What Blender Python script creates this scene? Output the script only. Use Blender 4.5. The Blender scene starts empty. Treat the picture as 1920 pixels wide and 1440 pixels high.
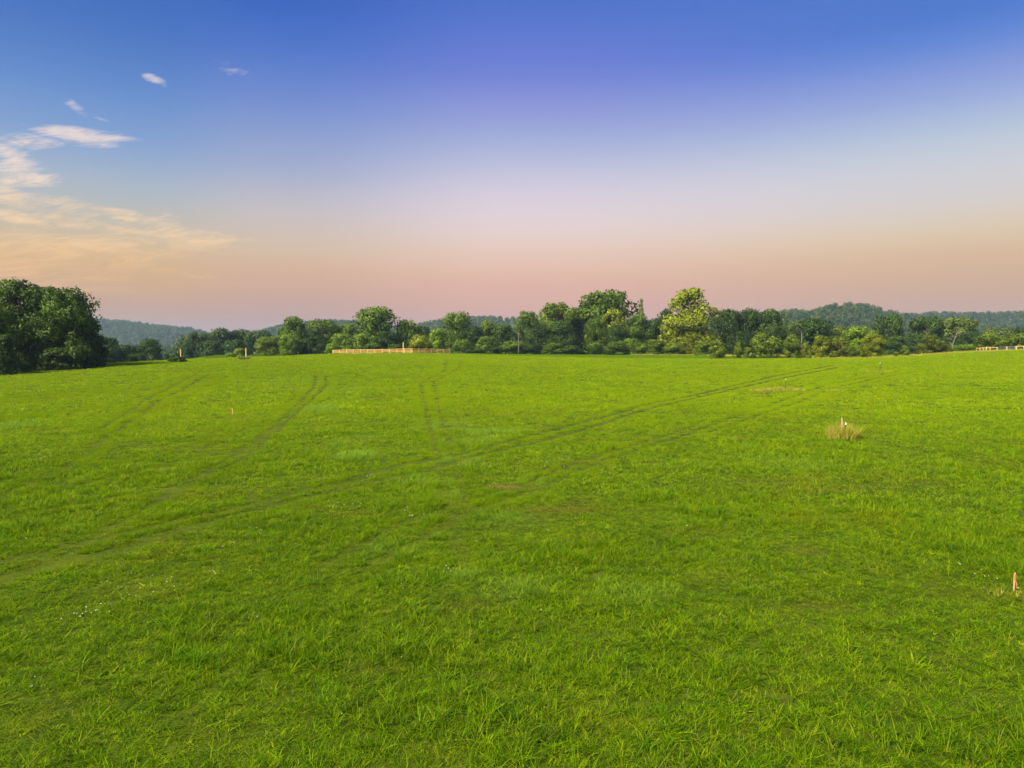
import bpy, math, random
import numpy as np
from mathutils import Vector

R = math.radians
scene = bpy.context.scene
COL = scene.collection

# ------------------------------------------------------------------ camera
CAM_Z = 6.0
FPX = 1321.0                       # focal length in pixels of a 1920 px wide frame
PITCH = math.atan(70.0 / FPX)
cam_data = bpy.data.cameras.new('camera')
cam_data.sensor_fit = 'HORIZONTAL'
cam_data.sensor_width = 36.0
cam_data.lens = 36.0 * FPX / 1920.0
cam_data.clip_start = 0.1
cam_data.clip_end = 12000.0
cam = bpy.data.objects.new('camera', cam_data)
cam.location = (0, 0, CAM_Z)
cam.rotation_euler = (R(90) - PITCH, 0, 0)
COL.objects.link(cam)
scene.camera = cam

# ------------------------------------------------------------------ light settings
SUN_AZ = -136.0                    # degrees from the view axis, negative = left
SUN_EL = 40.0
SUN_STRENGTH = 5.0
EXPOSURE = 1.05

scene.view_settings.view_transform = 'Standard'
scene.view_settings.look = 'None'
scene.view_settings.exposure = EXPOSURE
scene.view_settings.gamma = 1.0
scene.view_settings.use_curve_mapping = False
scene.render.engine = 'CYCLES'
scene.cycles.use_denoising = True
scene.cycles.max_bounces = 4
scene.cycles.diffuse_bounces = 2
scene.cycles.transmission_bounces = 3
scene.cycles.adaptive_threshold = 0.015
scene.cycles.glossy_bounces = 2
scene.cycles.transparent_max_bounces = 8
scene.cycles.volume_bounces = 0

def lin(c):
    return tuple(((v / 255.0) / 12.92 if v / 255.0 <= 0.04045 else ((v / 255.0 + 0.055) / 1.055) ** 2.4) for v in c)

# ------------------------------------------------------------------ world: dusk sky
def px_to_azel(px, py):
    xc = (px - 960) / FPX
    yc = (720 - py) / FPX
    d = Vector((xc, math.cos(PITCH) + math.sin(PITCH) * yc, -math.sin(PITCH) + math.cos(PITCH) * yc)).normalized()
    return math.degrees(math.atan2(d.x, d.y)), math.degrees(math.asin(d.z))

world = bpy.data.worlds.new('World')
scene.world = world
world.use_nodes = True
wt = world.node_tree
wt.nodes.clear()

class NB:
    def __init__(self, tree):
        self.t = tree
    def new(self, typ, **kw):
        n = self.t.nodes.new(typ)
        for k, v in kw.items():
            setattr(n, k, v)
        return n
    def plug(self, sock, v):
        if hasattr(v, 'is_output'):
            self.t.links.new(v, sock)
        elif v is not None:
            sock.default_value = v
    def math(self, op, a, b=None, c=None, clamp=False):
        n = self.new('ShaderNodeMath', operation=op)
        n.use_clamp = clamp
        for i, v in enumerate((a, b, c)):
            if v is not None:
                self.plug(n.inputs[i], v)
        return n.outputs[0]
    def mix(self, f, a, b, blend='MIX'):
        n = self.new('ShaderNodeMix', data_type='RGBA', blend_type=blend)
        self.plug(n.inputs['Factor'], f)
        self.plug(n.inputs['A'], a if hasattr(a, 'is_output') else tuple(a) + ((1,) if len(a) == 3 else ()))
        self.plug(n.inputs['B'], b if hasattr(b, 'is_output') else tuple(b) + ((1,) if len(b) == 3 else ()))
        return n.outputs['Result']
    def ramp(self, f, stops, interp='EASE'):
        n = self.new('ShaderNodeValToRGB')
        n.color_ramp.interpolation = interp
        els = n.color_ramp.elements
        while len(els) < len(stops):
            els.new(0.5)
        for e, (p, c) in zip(els, stops):
            e.position = p
            e.color = tuple(c) + (1,)
        self.plug(n.inputs[0], f)
        return n.outputs[0]
    def noise(self, vec, scale, detail=4, rough=0.55, dist=0.0, dims='3D'):
        n = self.new('ShaderNodeTexNoise', noise_dimensions=dims)
        if vec is not None:
            self.plug(n.inputs['Vector'], vec)
        n.inputs['Scale'].default_value = scale
        n.inputs['Detail'].default_value = detail
        n.inputs['Roughness'].default_value = rough
        n.inputs['Distortion'].default_value = dist
        return n.outputs[0]
    def mrange(self, v, a, b, c=0.0, d=1.0, smooth=True):
        n = self.new('ShaderNodeMapRange')
        n.interpolation_type = 'SMOOTHSTEP' if smooth else 'LINEAR'
        self.plug(n.inputs['Value'], v)
        for k, x in zip(('From Min', 'From Max', 'To Min', 'To Max'), (a, b, c, d)):
            n.inputs[k].default_value = x
        return n.outputs[0]
    def comb(self, x, y, z):
        n = self.new('ShaderNodeCombineXYZ')
        for i, v in enumerate((x, y, z)):
            self.plug(n.inputs[i], v)
        return n.outputs[0]

w = NB(wt)
tc = w.new('ShaderNodeTexCoord')
sep = w.new('ShaderNodeSeparateXYZ')
wt.links.new(tc.outputs['Generated'], sep.inputs[0])
dx, dy, dz = sep.outputs
az = w.math('MULTIPLY', w.math('ARCTAN2', dx, dy), 57.29578)
el = w.math('MULTIPLY', w.math('ARCSINE', dz), 57.29578)
elf = w.math('DIVIDE', el, 40.0, clamp=True)

EX = 2.0 ** (-EXPOSURE)
def sky_stops(rows):
    # rows: elevation in degrees, sRGB 0..255
    return [(max(0.0, min(1.0, e / 40.0)), tuple(v * EX for v in lin(c))) for e, c in rows]
def sky_col(px, rows, low):
    st = [(0.0, low)] + sorted([(px_to_azel(px, py)[1], c) for py, c in rows]) + [(40.0, tuple(int(v * .88) for v in rows[0][1]))]
    return w.ramp(elf, sky_stops(st), 'B_SPLINE')
SKY = [
 (250, [(0, (54, 104, 188)), (85, (70, 116, 193)), (169, (94, 136, 202)), (254, (126, 158, 206)), (305, (150, 171, 202)), (347, (171, 182, 194)), (390, (184, 185, 180)), (450, (212, 186, 144)), (487, (216, 176, 122)), (530, (216, 166, 110)), (575, (200, 154, 122))], (178, 140, 126)),
 (520, [(0, (44, 94, 190)), (65, (64, 108, 198)), (129, (88, 122, 202)), (194, (114, 140, 206)), (258, (140, 158, 205)), (323, (166, 173, 201)), (366, (190, 186, 196)), (409, (205, 190, 186)), (465, (217, 188, 154)), (508, (218, 171, 132)), (560, (206, 156, 130))], (178, 140, 130)),
 (960, [(0, (70, 108, 202)), (67, (88, 116, 208)), (133, (108, 123, 212)), (178, (130, 140, 214)), (231, (150, 160, 215)), (275, (170, 178, 217)), (320, (196, 194, 218)), (364, (219, 206, 220)), (420, (233, 211, 209)), (470, (236, 201, 178)), (533, (232, 172, 142))], (204, 148, 134)),
 (1880, [(0, (68, 116, 206)), (62, (92, 132, 212)), (112, (128, 149, 216)), (167, (153, 169, 218)), (208, (170, 187, 217)), (250, (190, 200, 215)), (300, (207, 207, 213)), (370, (217, 206, 200)), (425, (225, 199, 160)), (471, (219, 179, 132)), (535, (210, 163, 126))], (190, 148, 134)),
]
cols = [sky_col(*r) for r in SKY]
azp = [px_to_azel(r[0], 400)[0] for r in SKY]
grad = cols[0]
for i in range(3):
    grad = w.mix(w.mrange(az, azp[i], azp[i + 1]), grad, cols[i + 1])
grad = w.mix(w.mrange(az, 70, 180), grad, cols[0])
nish = w.new('ShaderNodeTexSky', sky_type='NISHITA')
nish.sun_disc = False
nish.sun_elevation = R(SUN_EL)
nish.sun_rotation = R(SUN_AZ)
nish_c = w.mix(1.0, nish.outputs[0], (0.1, 0.1, 0.1), 'MULTIPLY')
sky_c = w.mix(0.96, nish_c, grad)

# thin high clouds, placed by direction on the sky
def tilt(deg, su, sv, off):
    c, q = math.cos(R(deg)), math.sin(R(deg))
    return w.comb(w.math('ADD', w.math('MULTIPLY', az, c * su), w.math('MULTIPLY', el, q * su)), w.math('ADD', w.math('MULTIPLY', az, -q * sv), w.math('MULTIPLY', el, c * sv)), off)
n1 = w.noise(tilt(4, 0.22, 0.9, 0.0), 1.0, 8, 0.62, 1.6)
n2 = w.noise(tilt(17, 0.5, 3.4, 3.7), 1.0, 6, 0.65, 1.2)
nz = w.mrange(w.math('ADD', w.math('MULTIPLY', n1, 0.6), w.math('MULTIPLY', n2, 0.4)), 0.36, 0.64, 0.0, 1.0, smooth=False)
def blob(px, py, a, b, rot, gain):
    u0, v0 = px_to_azel(px, py)
    k = 0.0358                      # degrees per pixel, about
    a *= k; b *= k
    du = w.math('SUBTRACT', az, u0); dv = w.math('SUBTRACT', el, v0)
    c, s = math.cos(R(rot)), math.sin(R(rot))
    uu = w.math('ADD', w.math('MULTIPLY', du, c / a), w.math('MULTIPLY', dv, s / a))
    vv = w.math('ADD', w.math('MULTIPLY', du, -s / b), w.math('MULTIPLY', dv, c / b))
    r2 = w.math('ADD', w.math('MULTIPLY', uu, uu), w.math('MULTIPLY', vv, vv))
    return w.math('MULTIPLY', w.math('SUBTRACT', 1.0, r2, clamp=True), gain)
CLOUDS = [
    (150, 254, 120, 26, 2, 1.25), (70, 262, 90, 26, 14, 1.15), (25, 292, 70, 30, -25, 1.15), (5, 312, 80, 30, -12, 1.05), (40, 336, 105, 22, 7, 1.2), (-20, 345, 90, 30, 0, 1.0),
    (289, 149, 32, 12, -14, 1.25), (424, 126, 56, 16, -4, .78), (142, 201, 32, 13, -30, .95), (185, 220, 44, 9, -25, .55), (97, 40, 30, 11, -12, .55),
    (70, 381, 190, 26, -3, .95), (30, 408, 100, 20, -10, 1.1), (90, 405, 60, 10, 4, 1.0), (150, 420, 110, 22, -3, .95), (250, 408, 90, 18, -9, 1.1),
    (300, 425, 60, 30, 30, .75), (330, 448, 200, 40, -4, .98), (400, 440, 130, 16, -8, .75), (100, 462, 300, 44, 0, 1.1), (60, 500, 260, 40, -2, 1.0), (372, 517, 70, 11, -5, .8), (440, 533, 60, 7, -2, .6),
    (250, 500, 240, 30, -4, .66), (110, 535, 240, 26, -4, .7), (-180, 330, 150, 70, -8, 1.0), (-220, 470, 220, 100, 0, .9)]
tot = None
for cl in CLOUDS:
    b_ = blob(*cl)
    tot = b_ if tot is None else w.math('MAXIMUM', tot, b_)
alpha = w.mrange(w.math('ADD', tot, w.math('MULTIPLY', nz, 1.1)), 0.92, 2.15)
alpha = w.math('MULTIPLY', alpha, w.mrange(tot, 0.0, 0.3))
cloud_c = w.ramp(elf, sky_stops([(0, (222, 164, 122)), (5.5, (246, 196, 132)), (9.0, (255, 218, 172)), (12.0, (246, 224, 208)), (18.0, (228, 216, 220)), (40, (214, 206, 226))]))
cloudy_c = w.mix(w.math('MULTIPLY', alpha, 0.85), sky_c, cloud_c)
bg = w.new('ShaderNodeBackground')
wt.links.new(sky_c, bg.inputs['Color'])
bgc = w.new('ShaderNodeBackground')
wt.links.new(cloudy_c, bgc.inputs['Color'])
# the cloud bank lies in one part of the sky only: leave its nodes out elsewhere (same colour where no cloud is)
inside = w.math('MULTIPLY', w.math('MULTIPLY', w.math('GREATER_THAN', az, -70), w.math('LESS_THAN', az, -12)),
                w.math('MULTIPLY', w.math('GREATER_THAN', el, 1.0), w.math('LESS_THAN', el, 34)))
mxw = w.new('ShaderNodeMixShader')
wt.links.new(inside, mxw.inputs[0]); wt.links.new(bg.outputs[0], mxw.inputs[1]); wt.links.new(bgc.outputs[0], mxw.inputs[2])
wo = w.new('ShaderNodeOutputWorld')
wt.links.new(mxw.outputs[0], wo.inputs['Surface'])

# ------------------------------------------------------------------ sun
sl = bpy.data.lights.new('sun', 'SUN')
sl.energy = SUN_STRENGTH
sl.angle = R(20)
sl.color = (1.0, 0.88, 0.70)
sun = bpy.data.objects.new('sun', sl)
sd = Vector((math.sin(R(SUN_AZ)) * math.cos(R(SUN_EL)), math.cos(R(SUN_AZ)) * math.cos(R(SUN_EL)), math.sin(R(SUN_EL))))
sun.rotation_euler = (-sd).to_track_quat('-Z', 'Y').to_euler()
sun.location = sd * 50
COL.objects.link(sun)

# ------------------------------------------------------------------ helpers
random.seed(7)
rng = np.random.default_rng(7)

def tag(o, label=None, cat=None, group=None, kind=None):
    if label: o['label'] = label
    if cat: o['category'] = cat
    if group: o['group'] = group
    if kind: o['kind'] = kind
    return o

def empty(name, loc, label=None, cat=None, group=None, rz=0.0, scale=None):
    o = bpy.data.objects.new(name, None)
    o.empty_display_size = 0.2
    o.location = loc
    o.rotation_euler = (0, 0, rz)
    if scale: o.scale = scale
    COL.objects.link(o)
    return tag(o, label, cat, group)

def link(name, mesh, parent=None, loc=(0, 0, 0), rot=(0, 0, 0), scale=(1, 1, 1)):
    o = bpy.data.objects.new(name, mesh)
    o.location = loc; o.rotation_euler = rot; o.scale = scale
    o.parent = parent
    COL.objects.link(o)
    return o

def np_mesh(name, V, loops, starts, totals, mat=None, smooth=False):
    me = bpy.data.meshes.new(name)
    me.vertices.add(len(V)); me.vertices.foreach_set('co', np.asarray(V, np.float32).ravel())
    me.loops.add(len(loops)); me.loops.foreach_set('vertex_index', np.asarray(loops, np.int32))
    me.polygons.add(len(starts))
    me.polygons.foreach_set('loop_start', np.asarray(starts, np.int32))
    me.polygons.foreach_set('loop_total', np.asarray(totals, np.int32))
    if smooth:
        me.polygons.foreach_set('use_smooth', np.ones(len(starts), bool))
    me.update(calc_edges=True)
    me.validate()
    if mat: me.materials.append(mat)
    return me

def quads_mesh(name, V, F, mat=None, smooth=False):
    F = np.asarray(F, np.int32)
    n, k = F.shape
    return np_mesh(name, V, F.ravel(), np.arange(n) * k, np.full(n, k), mat, smooth)

def fattr(me, name, data, domain='POINT'):
    a = me.attributes.new(name, 'FLOAT', domain)
    a.data.foreach_set('value', np.asarray(data, np.float32))

class Geo:
    """small collector of boxes, tubes and strips that becomes one mesh"""
    def __init__(self):
        self.v = []; self.f = []
    def box(self, c, s, rz=0.0, taper=1.0, tilt=(0, 0)):
        x, y, z = s[0] / 2, s[1] / 2, s[2] / 2
        b = len(self.v); cr, sr = math.cos(rz), math.sin(rz)
        for dz_ in (-1, 1):
            k = 1.0 if dz_ < 0 else taper
            for dx_, dy_ in ((-1, -1), (1, -1), (1, 1), (-1, 1)):
                px, py = dx_ * x * k, dy_ * y * k
                if dz_ > 0: px += tilt[0]; py += tilt[1]
                self.v.append((c[0] + px * cr - py * sr, c[1] + px * sr + py * cr, c[2] + dz_ * z))
        for q in ((0, 3, 2, 1), (4, 5, 6, 7), (0, 1, 5, 4), (1, 2, 6, 5), (2, 3, 7, 6), (3, 0, 4, 7)):
            self.f.append(tuple(b + i for i in q))
    def tube(self, pts, rad, n=6, cap=True):
        pts = [Vector(p) for p in pts]
        rings = []
        for i, p in enumerate(pts):
            d = (pts[min(i + 1, len(pts) - 1)] - pts[max(i - 1, 0)])
            d = d.normalized() if d.length > 1e-9 else Vector((0, 0, 1))
            a = Vector((1, 0, 0)) if abs(d.x) < 0.8 else Vector((0, 1, 0))
            u = d.cross(a).normalized(); vv = d.cross(u)
            b = len(self.v)
            for k in range(n):
                t = 2 * math.pi * k / n
                self.v.append(tuple(p + (u * math.cos(t) + vv * math.sin(t)) * rad[i]))
            rings.append(b)
        for a, b in zip(rings, rings[1:]):
            for k in range(n):
                self.f.append((a + k, a + (k + 1) % n, b + (k + 1) % n, b + k))
        if cap:
            self.f.append(tuple(rings[0] + k for k in range(n - 1, -1, -1)))
            self.f.append(tuple(rings[-1] + k for k in range(n)))
    def mesh(self, name, mat=None, smooth=False):
        me = bpy.data.meshes.new(name)
        me.from_pydata(self.v, [], self.f)
        if mat: me.materials.append(mat)
        if smooth:
            for p in me.polygons: p.use_smooth = True
        me.update()
        return me

# ------------------------------------------------------------------ materials
def new_mat(name):
    m = bpy.data.materials.new(name)
    m.use_nodes = True
    m.node_tree.nodes.clear()
    n = NB(m.node_tree)
    out = n.new('ShaderNodeOutputMaterial')
    return m, n, out

def simple_mat(name, col, rough=0.7, var=0.25, scale=8.0, metal=0.0, bump=0.0, stretch=(1, 1, 1)):
    m, n, out = new_mat(name)
    t = n.new('ShaderNodeTexCoord')
    mp = n.new('ShaderNodeMapping'); mp.inputs['Scale'].default_value = stretch
    n.t.links.new(t.outputs['Object'], mp.inputs['Vector'])
    nz_ = n.noise(mp.outputs[0], scale, 5, 0.6)
    oi = n.new('ShaderNodeObjectInfo')
    f = n.math('ADD', n.math('MULTIPLY', nz_, 0.7), n.math('MULTIPLY', oi.outputs['Random'], 0.3))
    c = n.ramp(f, [(0.2, tuple(v * (1 - var) for v in col)), (0.8, tuple(min(1, v * (1 + var)) for v in col))], 'LINEAR')
    p = n.new('ShaderNodeBsdfPrincipled')
    n.t.links.new(c, p.inputs['Base Color'])
    p.inputs['Roughness'].default_value = rough
    p.inputs['Metallic'].default_value = metal
    if bump:
        b = n.new('ShaderNodeBump'); b.inputs['Strength'].default_value = bump
        n.t.links.new(nz_, b.inputs['Height']); n.t.links.new(b.outputs[0], p.inputs['Normal'])
    n.t.links.new(p.outputs[0], out.inputs['Surface'])
    return m

M_wood = simple_mat('new_pine_board', (0.66, 0.42, 0.12), 0.75, 0.22, 6, bump=0.2, stretch=(0.4, 8, 8))
M_postwood = simple_mat('yellow_pine_post', (0.66, 0.42, 0.12), 0.75, 0.2, 6, bump=0.2, stretch=(8, 8, 0.6))
M_white = simple_mat('white_paint', (0.78, 0.76, 0.72), 0.55, 0.06, 8)
M_lath = simple_mat('raw_lath', (0.62, 0.40, 0.26), 0.8, 0.15, 10, stretch=(8, 8, 1))
M_orange = simple_mat('orange_tape', (0.66, 0.23, 0.10), 0.5, 0.1, 12)
M_pink = simple_mat('pink_tape', (0.80, 0.33, 0.22), 0.5, 0.1, 12)
M_steel = simple_mat('dark_green_steel', (0.035, 0.04, 0.03), 0.5, 0.3, 20, metal=0.3)
M_galv = simple_mat('galvanised_steel', (0.42, 0.45, 0.48), 0.45, 0.12, 10, metal=0.7)
M_bark = simple_mat('grey_brown_bark', (0.12, 0.09, 0.065), 0.9, 0.35, 5, bump=0.5, stretch=(3, 3, 0.7))
M_pale = simple_mat('pale_bare_wood', (0.17, 0.15, 0.11), 0.85, 0.25, 5, bump=0.4, stretch=(3, 3, 0.7))
M_brush = simple_mat('cut_brush', (0.13, 0.085, 0.05), 0.9, 0.4, 6)

# leaves: tint comes from the object's own colour
def leaf_mat(name, gain=1.0, trans=0.30, col=None):
    m, n, out = new_mat(name)
    if col is None:
        src = n.new('ShaderNodeObjectInfo').outputs['Color']
    else:
        q = n.new('ShaderNodeRGB'); q.outputs[0].default_value = tuple(col) + (1,); src = q.outputs[0]
    at = n.new('ShaderNodeAttribute'); at.attribute_name = 'leaf'
    g = n.new('ShaderNodeNewGeometry')
    patch = n.noise(g.outputs['Position'], 0.28, 3, 0.6) if col is None else n.noise(g.outputs['Position'], 0.022, 5, 0.7)
    f = n.math('ADD', n.math('MULTIPLY', at.outputs['Fac'], 0.6), n.math('MULTIPLY', patch, 0.4))
    k = n.mrange(f, 0.2, 0.8, 0.45 * gain, 1.65 * gain, smooth=False)
    c0 = n.new('ShaderNodeVectorMath', operation='SCALE')
    n.t.links.new(src, c0.inputs[0]); n.t.links.new(k, c0.inputs['Scale'])
    warm = n.mix(n.mrange(patch, 0.45, 0.75, 0, 0.4), c0.outputs[0], n.mix(1.0, c0.outputs[0], (1.25, 1.15, 0.7), 'MULTIPLY'))
    d = n.new('ShaderNodeBsdfPrincipled'); d.inputs['Roughness'].default_value = 0.55
    d.inputs['Specular IOR Level'].default_value = 0.25
    tr = n.new('ShaderNodeBsdfTranslucent')
    n.t.links.new(warm, d.inputs['Base Color'])
    n.t.links.new(n.mix(1.0, warm, (1.3, 1.25, 0.5), 'MULTIPLY'), tr.inputs['Color'])
    ms = n.new('ShaderNodeMixShader'); ms.inputs[0].default_value = trans
    n.t.links.new(d.outputs[0], ms.inputs[1]); n.t.links.new(tr.outputs[0], ms.inputs[2])
    n.t.links.new(ms.outputs[0], out.inputs['Surface'])
    return m
M_leaf = leaf_mat('tree_leaf')

# grass blades: colour from the blade, the place on the field and the instancing point
def grass_mat(name, dry_only=False):
    m, n, out = new_mat(name)
    at = n.new('ShaderNodeAttribute'); at.attribute_name = 'blade'
    g = n.new('ShaderNodeNewGeometry')
    pos = g.outputs['Position']
    big = n.noise(pos, 0.045, 3, 0.55)
    mid = n.noise(pos, 0.35, 4, 0.6)
    fin = n.noise(pos, 2.2, 2, 0.5)
    if dry_only:
        c = n.ramp(at.outputs['Fac'], [(0.0, (0.28, 0.34, 0.02)), (0.45, (0.44, 0.43, 0.05)), (0.8, (0.54, 0.47, 0.12)), (1.0, (0.26, 0.38, 0.02))], 'LINEAR')
    else:
        f = n.math('ADD', n.math('ADD', n.math('MULTIPLY', at.outputs['Fac'], 0.52), n.math('MULTIPLY', big, 0.15)),
                   n.math('ADD', n.math('MULTIPLY', mid, 0.19), n.math('MULTIPLY', fin, 0.14)))
        sp = n.new('ShaderNodeSeparateXYZ'); n.t.links.new(pos, sp.inputs[0])
        f = n.math('ADD', f, n.mrange(sp.outputs[1], 4, 75, -0.085, 0.085))
        f = n.math('ADD', f, n.math('MULTIPLY', n.mrange(sp.outputs[1], 176, 194, 0, -0.15), n.mrange(sp.outputs[0], 62, 95, 1, 0)))
        c = n.ramp(f, [(0.22, (0.036, 0.100, 0.001)), (0.42, (0.140, 0.270, 0.000)), (0.60, (0.260, 0.395, 0.000)), (0.80, (0.450, 0.520, 0.004))], 'LINEAR')
        hue = n.noise(pos, 1.1, 3, 0.6)
        c = n.mix(n.mrange(hue, 0.52, 0.72, 0, 0.55), c, n.mix(1.0, c, (0.60, 0.95, 1.5), 'MULTIPLY'))
        wn = n.new('ShaderNodeTexWhiteNoise', noise_dimensions='1D'); n.t.links.new(at.outputs['Fac'], wn.inputs['W'])
        c = n.mix(n.math('MULTIPLY', n.math('GREATER_THAN', wn.outputs['Value'], 0.93), 0.7), c, (0.30, 0.24, 0.05))
        pat = n.noise(pos, 0.13, 5, 0.68)
        c = n.mix(n.mrange(pat, 0.53, 0.70, 0, 0.42), c, n.mix(at.outputs['Fac'], (0.17, 0.19, 0.004), (0.36, 0.33, 0.01)))
        pat2 = n.noise(pos, 0.75, 3, 0.6)
        c = n.mix(n.mrange(pat2, 0.54, 0.70, 0, 0.5), c, n.mix(1.0, c, (0.62, 0.72, 1.0), 'MULTIPLY'))
        ad = n.new('ShaderNodeAttribute'); ad.attribute_type = 'INSTANCER'; ad.attribute_name = 'dry'
        ap = n.new('ShaderNodeAttribute'); ap.attribute_type = 'INSTANCER'; ap.attribute_name = 'pale'
        c = n.mix(ap.outputs['Fac'], c, n.mix(at.outputs['Fac'], (0.17, 0.31, 0.02), (0.30, 0.44, 0.045)))
        c = n.mix(ad.outputs['Fac'], c, n.mix(at.outputs['Fac'], (0.17, 0.14, 0.02), (0.31, 0.27, 0.02)))
    d = n.new('ShaderNodeBsdfPrincipled'); d.inputs['Roughness'].default_value = 0.5
    d.inputs['Specular IOR Level'].default_value = 0.06
    tr = n.new('ShaderNodeBsdfTranslucent')
    n.t.links.new(c, d.inputs['Base Color'])
    n.t.links.new(n.mix(1.0, c, (1.15, 1.15, 0.6), 'MULTIPLY'), tr.inputs['Color'])
    ms = n.new('ShaderNodeMixShader'); ms.inputs[0].default_value = 0.4
    n.t.links.new(d.outputs[0], ms.inputs[1]); n.t.links.new(tr.outputs[0], ms.inputs[2])
    n.t.links.new(ms.outputs[0], out.inputs['Surface'])
    return m
M_grass = grass_mat('meadow_blade')
M_dry = grass_mat('dry_blade', True)

# ------------------------------------------------------------------ terrain
def ray(px, py):
    xc = (px - 960) / FPX; yc = (720 - py) / FPX
    return np.array([xc, math.cos(PITCH) + math.sin(PITCH) * yc, -math.sin(PITCH) + math.cos(PITCH) * yc])

def at(px, py, Y):
    d = ray(px, py); k = Y / d[1]
    return np.array([d[0] * k, Y, CAM_Z + d[2] * k])

ctrl = []
def cp(px, py, Y): ctrl.append(at(px, py, Y))
def cz(x, y, z): ctrl.append(np.array([x, y, z], float))
for x, y in ((0, 0), (-12, 10), (12, 10), (-30, 25), (30, 25), (0, 30), (-25, 0), (25, 0), (0, -40), (-60, -40), (60, -40), (-60, 20), (60, 20)):
    cz(x, y, 0.0)
cz(0, 60, 0.35); cz(-45, 60, 0.25); cz(45, 60, 0.5); cz(0, 100, 1.3); cz(70, 100, 2.0); cz(-70, 90, 1.0); cz(100, 60, .8); cz(-110, 60, 0.0)
cp(0, 700, 115); cp(200, 684, 130); cp(339, 676.5, 160); cp(462, 672.5, 170); cp(540, 668, 188)
cp(624, 665, 207); cp(700, 664, 200); cp(773, 663, 193); cp(843, 663.5, 210); cp(960, 668, 185)
cp(1100, 672, 165); cp(1200, 673.5, 160); cp(1330, 674, 160); cp(1450, 674, 165)
cz(38, 190, 2.25); cz(70, 190, 2.35)
cp(960, 665.5, 265); cp(1100, 666, 268); cp(1250, 666, 262); cp(1400, 667, 240); cp(1500, 670, 205); cp(1640, 672, 195)
cp(1700, 669, 190); cp(1828, 661.5, 200); cp(1920, 658, 178); cp(2060, 655, 175)
# behind the crest, left: falls into a valley
cz(-130, 150, -2.0); cz(-110, 180, -1.5); cz(-125, 250, -4.5); cz(-180, 200, -6); cz(-80, 215, 1.2)
cp(400, 667.5, 228); cz(-90, 300, -1.5); cz(-50, 300, 1.0); cz(0, 320, 1.8); cz(60, 330, 1.5); cz(130, 300, 0.6); cz(180, 260, 1.5)
cz(-210, 400, -1.5); cp(335, 666, 400); cz(-150, 420, 0.0)
for a in range(-180, 180, 20):
    cz(560 * math.sin(R(a)), 560 * math.cos(R(a)), -3.0 if abs(a) < 90 else -1.0)
CT = np.array(ctrl)

def tps_fit(P, lam=0.02):
    n = len(P)
    X = P[:, :2] / 100.0
    r = np.linalg.norm(X[:, None] - X[None], axis=2)
    K = np.where(r > 0, r * r * np.log(np.maximum(r, 1e-9)), 0) + lam * 0.02 * np.eye(n)
    A = np.zeros((n + 3, n + 3))
    A[:n, :n] = K; A[:n, n] = 1; A[:n, n + 1:] = X; A[n, :n] = 1; A[n + 1:, :n] = X.T
    b = np.zeros(n + 3); b[:n] = P[:, 2]
    return X, np.linalg.solve(A, b)
TX, TW = tps_fit(CT)

def height(x, y):
    x = np.atleast_1d(np.asarray(x, float)); y = np.atleast_1d(np.asarray(y, float))
    out = np.empty(x.shape)
    xf, yf = x.ravel(), y.ravel(); of = out.ravel()
    for s in range(0, len(xf), 20000):
        q = np.stack([xf[s:s + 20000], yf[s:s + 20000]], 1) / 100.0
        r = np.linalg.norm(q[:, None] - TX[None], axis=2)
        z = (np.where(r > 0, r * r * np.log(np.maximum(r, 1e-9)), 0)) @ TW[:len(TX)] + TW[len(TX)] + q @ TW[len(TX) + 1:]
        d = np.hypot(q[:, 0], q[:, 1]) * 100
        k = np.clip((d - 480) / 120, 0, 1); k = k * k * (3 - 2 * k)
        zz = z * (1 - k) + (-4.0) * k
        # small swells of the turf
        zz = zz + 0.05 * np.sin(q[:, 0] * 21 + 1.3) * np.sin(q[:, 1] * 17 + .4) * np.clip(d / 40, 0, 1)
        of[s:s + 20000] = zz
    return of.reshape(x.shape)

def hz(x, y):
    return float(height([x], [y])[0])

def ground_at(px, py):
    """where the line of sight through a picture point meets the ground"""
    d = ray(px, py)
    ys = np.concatenate([np.arange(6, 60, 0.25), np.arange(60, 330, 0.75)])
    xs = d[0] / d[1] * ys; zs = CAM_Z + d[2] / d[1] * ys
    h = height(xs, ys)
    k = np.where(zs <= h)[0]
    i = k[0] if len(k) else len(ys) - 1
    return np.array([xs[i], ys[i], h[i]])

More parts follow.
